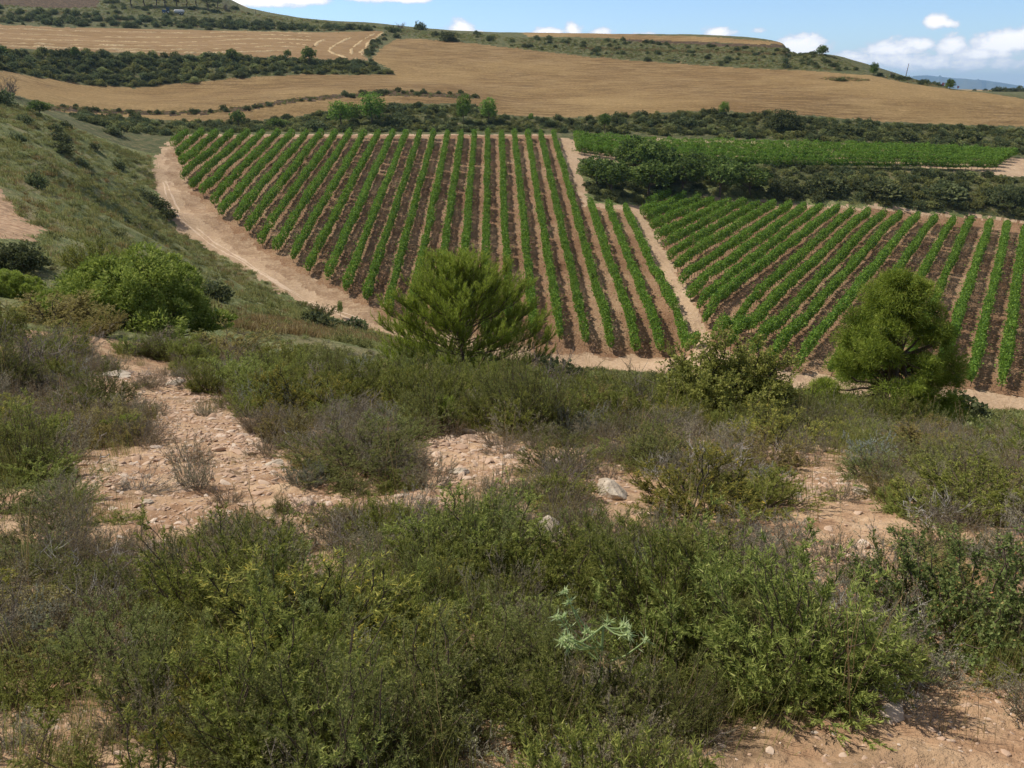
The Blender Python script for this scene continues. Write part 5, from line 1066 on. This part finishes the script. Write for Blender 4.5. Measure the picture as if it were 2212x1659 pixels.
# ------------------------------------------------------------------ straw windrows on the stubble
def ridge(pts, w=.55, h=.22, seed=0, rmin=240):
    g = np.random.default_rng(seed); q = []
    for i in range(len(pts) - 1):
        n = max(2, int(math.hypot(pts[i + 1][0] - pts[i][0], pts[i + 1][1] - pts[i][1]) / 4))
        for k in range(n): q.append(at(pts[i][0] + (pts[i + 1][0] - pts[i][0]) * k / n, pts[i][1] + (pts[i + 1][1] - pts[i][1]) * k / n, rmin)[:2])
    q.append(at(*pts[-1], rmin)[:2]); q = np.array(q); d = np.concatenate([[0], np.cumsum(np.linalg.norm(np.diff(q, axis=0), axis=1))]); s = np.arange(0, d[-1], .35)
    X = np.interp(s, d, q[:, 0]); Y = np.interp(s, d, q[:, 1])
    for _ in range(2):
        X[1:-1] = (X[:-2] + X[1:-1] * 2 + X[2:]) / 4; Y[1:-1] = (Y[:-2] + Y[1:-1] * 2 + Y[2:]) / 4
    T = norm(np.stack([np.gradient(X), np.gradient(Y)], 1)); N = np.stack([T[:, 1], -T[:, 0]], 1); n = len(s); o = np.linspace(-1, 1, 6); m = np.clip(.1 + 1.3 * vnoise(s * .5, s * 0, seed) + .9 * fbm(s * .05, s * 0 + 3, seed + 1, 2), .02, 1.5)
    wv = w * m * (.8 + .5 * vnoise(s * 1.7, s * 0 + 5, seed)); off = .8 * fbm(s * .12, s * 0, seed, 3)
    PX = X[:, None] + N[:, :1] * (o[None] * wv[:, None] + off[:, None]); PY = Y[:, None] + N[:, 1:] * (o[None] * wv[:, None] + off[:, None]); PZ = height(PX, PY) - .06 + (1 - o[None] ** 2) * h * m[:, None] * (.55 + .9 * g.random((n, 6)))
    i = np.arange(n - 1)[:, None] * 6; j = np.arange(5)[None]; F = np.stack([i + j, i + 6 + j, i + 7 + j, i + 1 + j], -1).reshape(-1, 4); return np.stack([PX, PY, PZ], -1).reshape(-1, 3), F
WIND = [([(-30, 62), (80, 64), (150, 67), (250, 69), (271, 70), (389, 71.7), (501, 70), (583, 69), (675, 74)], 'topmost'),
 ([(-30, 72), (120, 76), (215, 80), (271, 81), (427, 81), (501, 78), (583, 75), (677, 80)], 'second'), ([(-30, 81), (80, 86), (230, 90), (389, 92.5), (455, 89), (519, 85.5), (583, 83.6), (672, 88)], 'third'),
 ([(-30, 91), (100, 96), (250, 99), (389, 99.5), (440, 98), (528, 95), (620, 92), (666, 99)], 'fourth'), ([(0, 99), (100, 103), (250, 107), (326, 108), (473, 105.7), (583, 100), (662, 102)], 'fifth'), ([(250, 112), (400, 115), (480, 114), (657, 108)], 'lowest')]
for i, (p, nm) in enumerate(WIND):
    b = MB(); b.grid(*ridge(p, seed=400 + i)); o = b.build('straw_windrow', [MAT['straw']]); tag(o, 'long pale straw windrow across the stubble, %s of the long ones' % nm, 'windrow', 'straw windrows on the stubble')
LOOP = [([(678, 101), (686, 93), (699, 87)], 'short pale straw windrow, leftmost of the hooked ones at the right end of the stubble'), ([(759, 81.5), (738, 90), (716, 104), (710, 110.5), (725, 118), (751, 126.5)], 'hooked pale straw windrow, second from the left at the end of the stubble'),
 ([(808.5, 73), (785, 86), (768, 98.7), (757, 108), (761, 120), (772, 128.7)], 'hooked pale straw windrow nearest but one to the dividing hedge'), ([(828, 69.6), (812, 82), (798, 92), (781, 113.7), (786, 122)], 'pale straw windrow running along the dividing hedge')]
for i, (p, lab) in enumerate(LOOP):
    b = MB(); b.grid(*ridge(p, w=.75, h=.28, seed=420 + i)); o = b.build('straw_windrow', [MAT['straw']]); tag(o, lab, 'windrow', 'straw windrows on the stubble')

# wheel ruts in the curving track
for off, lab in ((0, 'inner'), (9, 'outer')):
    pts = [(352, 395 + off * 0), (366, 440), (392, 478), (450, 524), (520, 566), (600, 618), (690, 664), (780, 700)]
    pts = [(u + off, v - off * .35) for u, v in pts]; V, F = ridge(pts, w=.16, h=.02, seed=440 + off, rmin=60); V[:, 2] += .075
    b = MB(); b.grid(V, F); o = b.build('track_rut', [MAT['rut']]); tag(o, kind='structure')

# ------------------------------------------------------------------ stones
t_ = NT('limestone'); f_ = t_.noise(6, 5, .65); c_ = t_.ramp(f_, [(.3, (.34, .27, .19)), (.5, (.52, .44, .34)), (.7, (.66, .59, .48))]); MAT['limestone'] = t_.finish(t_.mix(t_.step(t_.noise(18, 4, .7), .62, .72), c_, (.16, .14, .12)), .9, t_.noise(25, 5, .7), .01)
t_ = NT('flake stone'); r_ = t_.obj_rand(); MAT['flake'] = t_.finish(t_.mix(t_.noise(30, 3), t_.ramp(r_, [(0, (.30, .17, .10)), (.5, (.46, .30, .20)), (.85, (.56, .43, .32)), (1, (.70, .62, .52))]), (.54, .40, .29)), .95)
def rock_mesh(seed, sx, sy, sz, n=3, rough=.22):
    import bmesh
    bm = bmesh.new(); bmesh.ops.create_icosphere(bm, subdivisions=n, radius=1); g = np.random.default_rng(seed)
    pl = [(rdir(g, 1)[0] * np.array([1, 1, .7]), g.uniform(.55, .8)) for _ in range(9)]
    for v in bm.verts:
        p = np.array(v.co)
        for nn, d in pl:
            nn = nn / np.linalg.norm(nn); e = p @ nn - d
            if e > 0: p = p - nn * e * .92
        k = 1 + rough * (fbm(np.array([p[0] * 2.1 + p[2] * 1.3]), np.array([p[1] * 2.1 - p[2]]), seed, 3)[0]); v.co = (p[0] * sx * k, p[1] * sy * k, p[2] * sz * k)
    me = bpy.data.meshes.new('rock'); bm.to_mesh(me); bm.free(); return me
def rock(u, v, wpx, hpx, label, seed, rmin=1.5):
    X, Y, Z = at(u, v, rmin); d = Y * math.cos(radians(PITCH)) - Z * math.sin(radians(PITCH)); w = wpx * d / FPX / 2; h = hpx * d / FPX / 2
    me = rock_mesh(seed, w * 1.15, w * .8, h * 1.0, 4, .5); me.materials.append(MAT['limestone']); o = bpy.data.objects.new('limestone_rock', me); LINK(o); o.location = (X, Y, Z + h * .35); o.rotation_euler = (0, 0, seed); tag(o, label, 'rock')
rock(1184, 1172, 84, 60, 'pale limestone boulder right of the broom bush', 501); rock(1318, 1075, 74, 54, 'big pale rock half sunk between the shrubs right of centre', 502); rock(988, 1024, 40, 16, 'flat pale rock on the stony ground right of the big dark shrub', 503)
rock(1861, 1066, 40, 13, 'long flat pale rock in front of the yellow cushion plant', 504); rock(515, 886, 15, 9, 'small white stone on the right rim of the stony patch', 505); rock(240, 810, 70, 22, 'broad pale slab at the top of the stony patch', 506)
rock(375, 830, 50, 14, 'flat grey slab on the upper stony patch', 507); rock(1503, 1010, 34, 16, 'whitish rock deep among shrubs above the yellow-flecked one', 508); rock(1220, 1190, 30, 18, 'small rock beside the pale limestone boulder', 509)
rock(1720, 1075, 30, 12, 'small pale rock left of the long flat one', 510); rock(1290, 1110, 22, 10, 'little white stone between the two boulders', 511); rock(320, 1090, 26, 10, 'small flat stone low on the stony patch', 512)
rock(590, 1000, 46, 12, 'pale flat stone at the left foot of the big dark shrub', 513); rock(1735, 1212, 18, 13, 'round yellowish stone on the small lower bare patch', 514)
def stones():
    g = np.random.default_rng(66); objs = []
    for i in range(4):
        me = rock_mesh(520 + i, .5, .38, .13, 2, .4); me.materials.append(MAT['flake']); objs.append(bpy.data.objects.new('flake%d' % i, me))
    X, Y = sample_tl(None, -.66, .66, math.log(1.3), math.log(16), 1500, g, False); b = bare(X, Y, .6); pr = np.clip(.25 + fbm(X * 1.5, Y * 1.5, 91, 3) * 2.4, .22, 1); k = (b & (g.random(len(X)) < pr)) | (~b & (g.random(len(X)) < .05)); X, Y = X[k], Y[k]; n = len(X)
    R = np.hypot(X, Y); s = np.exp(g.normal(-3.55, .6, n)) * np.clip(R / 6, .6, 1.3); S = np.stack([s, s * g.uniform(.6, 1, n), s * g.uniform(.6, 1.3, n)], 1)
    gn_scatter('stone_flakes', np.stack([X, Y, height(X, Y) + s * .02], 1), S, g.integers(0, 4, n), objs, tilt=.22); print('stones', n)
stones()

# ------------------------------------------------------------------ haze over the whole valley
hz = NT('haze air'); pv = hz.t.nodes.new('ShaderNodeVolumePrincipled'); pv.inputs['Color'].default_value = (.36, .62, 1, 1); pv.inputs['Density'].default_value = 7.5e-5; pv.inputs['Anisotropy'].default_value = .2
hz.t.links.new(pv.outputs[0], hz.out.inputs['Volume'])
b = MB(); x0, x1, y0, y1, z0, z1 = -16500, 16500, -16500, 16500, -420, 300
b.grid(np.array([(x, y, z) for z in (z0, z1) for y in (y0, y1) for x in (x0, x1)], float), [(0, 2, 3, 1), (4, 5, 7, 6), (0, 1, 5, 4), (2, 6, 7, 3), (0, 4, 6, 2), (1, 3, 7, 5)])
HAZE = b.build('haze', [hz.m]); HAZE['kind'] = 'stuff'

# ------------------------------------------------------------------ small things: vehicles, poles, signs, thistle, stalks
def paint(name, col, rough=.5, metal=0.0):
    q = NT(name); f = q.noise(3, 4, .7); MAT[name] = q.finish(q.mix(q.math('MULTIPLY', f, .5), col, tuple(c * .6 + .06 for c in col)), rough, spec=.4, metal=metal); return MAT[name]
paint('blue paint', (.03, .10, .24)); paint('white paint', (.72, .72, .70)); paint('tyre', (.02, .02, .02), .9); paint('cab glass', (.03, .04, .05), .1); paint('sign red', (.45, .02, .03)); paint('steel', (.25, .25, .26), .6); paint('pole wood', (.16, .12, .09), .9)
import bmesh
def prim(name, mat, parent, fn, bevel=0.0):
    bm = bmesh.new(); fn(bm)
    if bevel: bmesh.ops.bevel(bm, geom=list(bm.edges), offset=bevel, segments=2, affect='EDGES')
    me = bpy.data.meshes.new(name); bm.to_mesh(me); bm.free(); me.materials.append(MAT[mat]); o = bpy.data.objects.new(name, me); LINK(o)
    if parent: o.parent = parent
    return o
from mathutils import Matrix
def bxf(x, y, z, sx, sy, sz, taper=1.0):
    def f(bm):
        r = bmesh.ops.create_cube(bm, size=1)
        for v in r['verts']:
            k = taper if v.co.z > 0 else 1; v.co = (x + v.co.x * sx * k, y + v.co.y * sy * k, z + v.co.z * sz)
    return f
def cyf(x, y, z, r, L, axis='Y', seg=20, r2=None):
    def f(bm):
        q = bmesh.ops.create_cone(bm, cap_ends=True, segments=seg, radius1=r, radius2=r if r2 is None else r2, depth=L); M = {'Y': Matrix.Rotation(pi / 2, 4, 'X'), 'X': Matrix.Rotation(pi / 2, 4, 'Y'), 'Z': Matrix.Identity(4)}[axis]
        bmesh.ops.transform(bm, matrix=Matrix.Translation((x, y, z)) @ M, verts=q['verts'])
    return f
def both(*fs):
    def f(bm):
        for q in fs: q(bm)
    return f
def wheel(parent, x, y, r, w):
    o = prim('wheel', 'tyre', parent, cyf(x, y, r, r, w)); prim('rim', 'white paint', o, cyf(x, y, r, r * .5, w + .04)); return o
def vehicle_root(name, u, v, label, cat, rz=0.0):
    X, Y, Z = at(u, v, 380); o = bpy.data.objects.new(name, None); LINK(o); o.location = (X, Y, Z + .05); o.rotation_euler = (0, 0, rz); tag(o, label, cat); return o
tr = vehicle_root('tractor', 361, 31, 'small blue tractor parked on the hillside below the pine wood', 'tractor', .35)
prim('hood', 'blue paint', tr, bxf(-1.15, 0, 1.25, 1.7, .8, .75, .9), .06); prim('chassis', 'steel', tr, bxf(-.2, 0, .75, 3.4, .5, .35), .03)
cb = prim('cab', 'blue paint', tr, both(bxf(.45, 0, 1.35, 1.3, 1.4, .7), bxf(.45, 0, 2.55, 1.5, 1.6, .14), bxf(-.14, .62, 2.1, .1, .1, .9), bxf(-.14, -.62, 2.1, .1, .1, .9), bxf(1.04, .62, 2.1, .1, .1, .9), bxf(1.04, -.62, 2.1, .1, .1, .9))); prim('window', 'cab glass', cb, bxf(.45, 0, 2.09, 1.1, 1.18, .78))
prim('exhaust', 'steel', tr, cyf(-1.3, .25, 2.0, .05, .9, 'Z', 10)); prim('fender', 'blue paint', tr, both(bxf(.7, .85, 1.72, 1.3, .4, .08), bxf(.7, -.85, 1.72, 1.3, .4, .08)))
for y in (-.85, .85): wheel(tr, .7, y, .82, .42); wheel(tr, -1.35, y * .85, .5, .3)
tk = vehicle_root('tank_trailer', 388, 33, 'white cylindrical tank trailer standing behind the blue tractor', 'trailer', .2)
def tankf(bm):
    prof = [(-2.3, .02), (-2.22, .35), (-2.0, .6), (-1.6, .72), (0, .74), (1.6, .72), (2.0, .6), (2.22, .35), (2.3, .02)]; rings = []
    for x, r in prof: rings.append([bm.verts.new((x, math.cos(a) * r, 1.45 + math.sin(a) * r)) for a in np.arange(20) * 2 * pi / 20])
    for A, B in zip(rings, rings[1:]):
        for k in range(20): bm.faces.new((A[k], A[(k + 1) % 20], B[(k + 1) % 20], B[k]))
prim('tank', 'white paint', tk, tankf); prim('chassis', 'steel', tk, bxf(-.3, 0, .72, 4.6, .7, .18)); prim('drawbar', 'steel', tk, bxf(-3.0, 0, .6, 1.6, .14, .12)); prim('filler_cap', 'steel', tk, cyf(.3, 0, 2.22, .22, .12, 'Z'))
for x in (.2, 1.2):
    for y in (-.8, .8): wheel(tk, x, y, .48, .3)
def pole(u, v, hpx, lean, label, rmin, r=.11):
    X, Y, Z = at(u, v, rmin); H = hpx * Y / FPX / .97; b = MB(); P = [(0, 0, -.3), (lean * H * .5, 0, H * .5), (lean * H, 0, H)]; b.tube(P, [r, r * .85, r * .7], 8); o = b.build('wooden_pole', [MAT['pole wood']]); o.location = (X, Y, Z); tag(o, label, 'pole'); return o
pole(1956, 167, 26, .11, 'leaning wooden pole on the skyline in front of the clouds', 270, .13); pole(553, 33, 11, -.02, 'short thin post on the skyline right of the pine wood', 400, .1)
def sign(u, v, hpx, s, label):
    X, Y, Z = at(u, v, 250); o = bpy.data.objects.new('road_sign', None); LINK(o); o.location = (X, Y, Z); tag(o, label, 'sign'); H = hpx * Y / FPX
    prim('post', 'steel', o, cyf(0, 0, H / 2 - .2, .04, H + .3, 'Z', 10)); p = prim('plate', 'sign red', o, bxf(0, -.06, H, s, .03, s), .008); prim('stripe', 'white paint', p, bxf(0, -.08, H, s * .62, .012, s * .26))
sign(2036, 190, 7, .75, 'small square red sign left of the conical tree on the crest'); sign(2069, 192, 5, .6, 'small dark red sign right of the conical tree on the crest')

def star(b, c, ax, n, L, W, g, mat=0, spread=1.1):
    D = norm(ax[None] * g.uniform(-.1, .7, (n, 1)) + norm(np.cross(ax[None], rdir(g, n))) * spread); b.quads(leafq(np.repeat(c[None], n, 0), D, L * g.uniform(.6, 1.15, n), W, g), mat, g.uniform(.2, 1, n))
def thistle(u, v, wpx, hpx, label):
    X, Y, Z = at(u, v, 1.4); d = Y * .95 - Z * .32; g = np.random.default_rng(9); w = wpx * d / FPX; h = hpx * d / FPX * 1.1; o = bpy.data.objects.new('thistle', None); LINK(o); o.location = (X, Y, Z - .02); tag(o, label, 'thistle')
    fb, wb = MB(), MB(); main = curve(np.zeros(3), np.array([.1, 0, 1.]), np.array([0, 0, 1.]), h * .75, 6, g, .1); wb.tube(main, np.linspace(.006, .004, 6), 5)
    for k in range(17):
        e = np.array([g.uniform(-.5, .5) * w, g.uniform(-.3, .3) * w, h * g.uniform(.78, 1.0)]); p = main[g.integers(3, 6)]; v_ = e - p; L = np.linalg.norm(v_); P = curve(p, norm(v_ + np.array([0, 0, -.1])), norm(v_), L, 5, g, .1); wb.tube(P, np.linspace(.0035, .002, 5), 4)
        star(fb, P[-1], norm(P[-1] - P[-2]), 12, .036, .0032, g); star(fb, P[3], norm(P[3] - P[2]), 5, .03, .003, g)
        fb.quads(leafq(np.repeat(P[-1][None], 30, 0), norm(rdir(g, 30) + np.array([0, 0, .5])), .014, .004, g), 0, .9)
    a = fb.build('spiny_leaves', [MAT['thistle']], o); c = wb.build('stem', [MAT['thistle']], o)
thistle(1285, 1530, 145, 262, 'pale green spiny thistle with star-shaped heads standing out of the dark shrubs')
def dry_head(u, v, label, seed):
    X, Y, Z = at(u, v, 1.4); g = np.random.default_rng(seed); o = bpy.data.objects.new('dry_thistle_head', None); LINK(o); o.location = (X, Y, Z); tag(o, label, 'dry flower')
    fb, wb = MB(), MB(); wb.tube([(0, 0, -.02), (.01, 0, .1), (0, .01, .2)], [.003, .003, .002], 4)
    for k in range(3): star(fb, np.array([g.normal(0, .02), g.normal(0, .02), .2]), norm(np.array([g.normal(0, .3), -.4, 1.])), 17, .028, .005, g, spread=1.3)
    fb.build('petals', [MAT['dry grass']], o); wb.build('stem', [MAT['greytwig']], o)
dry_head(1255, 1560, 'dried brown flower head below the pale thistle, left one of the pair', 71); dry_head(1312, 1550, 'dried straw-coloured flower head below the pale thistle, right one of the pair', 72)
def bloom(u, v, label):
    X, Y, Z = at(u, v, 3); g = np.random.default_rng(3); o = bpy.data.objects.new('yellow_flower', None); LINK(o); o.location = (X, Y, Z); tag(o, label, 'flower'); fb, wb = MB(), MB(); wb.tube([(0, 0, -.02), (0, 0, .14), (.01, 0, .26)], [.003, .003, .002], 4)
    for k in range(2): star(fb, np.array([.01, 0, .26 + k * .01]), np.array([0, -.5, .85]), 12, .035, .016, g, spread=1.2)
    fb.build('petals', [MAT['yellow petal']], o); wb.build('stem', [MAT['greytwig']], o)
bloom(1195, 940, 'single bright yellow flower on the stony ground right of the seedling')
STK = [(1810, 1330, 240, 'tall pale seed stalk rising highest in the right half'), (1830, 1560, 300, 'long drooping seed stalk above the bare bottom corner'), (1770, 1470, 200, 'bent seed stalk left of the long drooping one'), (1480, 1200, 160, 'seed stalk over the wide yellow-flecked shrub'), (1620, 1450, 190, 'thin seed stalk left of the prickly oak'),
       (1700, 1420, 200, 'straight pale seed stalk above the leafy shrub'), (1550, 1420, 150, 'short seed stalk beside the leafy green shrub'), (1090, 1210, 130, 'fine seed stalk growing beside the broom'), (740, 1150, 120, 'fine seed stalk in front of the big dark shrub'), (300, 1060, 110, 'dry curved stalk on the stony patch'), (180, 1400, 160, 'thin stalk over the blue-grey sage at the left'),
       (420, 1400, 160, 'fine pale stalk beside the blue-green sage'), (1920, 1500, 170, 'stalk rising before the prickly oak'), (540, 1560, 190, 'stalk beside the huge yellow-tipped shrub'), (950, 1500, 160, 'stalk between the huge yellow-tipped shrub and the thistle'), (1400, 1500, 190, 'stalk right of the pale thistle'), (1010, 960, 60, 'dry stalk beside the pine seedling'), (640, 780, 60, 'dry stalks on the brow of the slope')]
for (u, v, h, lab) in STK: pplant('stalks', u, v, h * .55, h, lab, 'grass stalks', rmin=1.3, group='tall seed stalks')
def stick(u, v, lpx, ang, label, seed):
    X, Y, Z = at(u, v, 2); g = np.random.default_rng(seed); L = lpx * Y / FPX; b = MB(); d = np.array([math.cos(ang), .1, math.sin(ang)]); P = curve(np.array([0, 0, .02]), d, norm(d + np.array([.5, 0, -.6])), L, 7, g, .35); b.tube(P, np.linspace(.010, .004, 7), 6)
    b.tube(curve(P[3], norm(d + np.array([-.6, 0, .5])), d, L * .35, 4, g, .3), [.005, .004, .003, .002], 5); o = b.build('dead_stick', [MAT['deadwood']]); o.location = (X, Y, Z); tag(o, label, 'stick')
stick(205, 965, 45, 1.2, 'bleached crooked stick below the dark shrub at the left', 81); stick(212, 1010, 40, .9, 'short bleached stick on the edge of the stony patch', 82); stick(1245, 1200, 60, .6, 'pale dead stick leaning right of the boulder', 83)
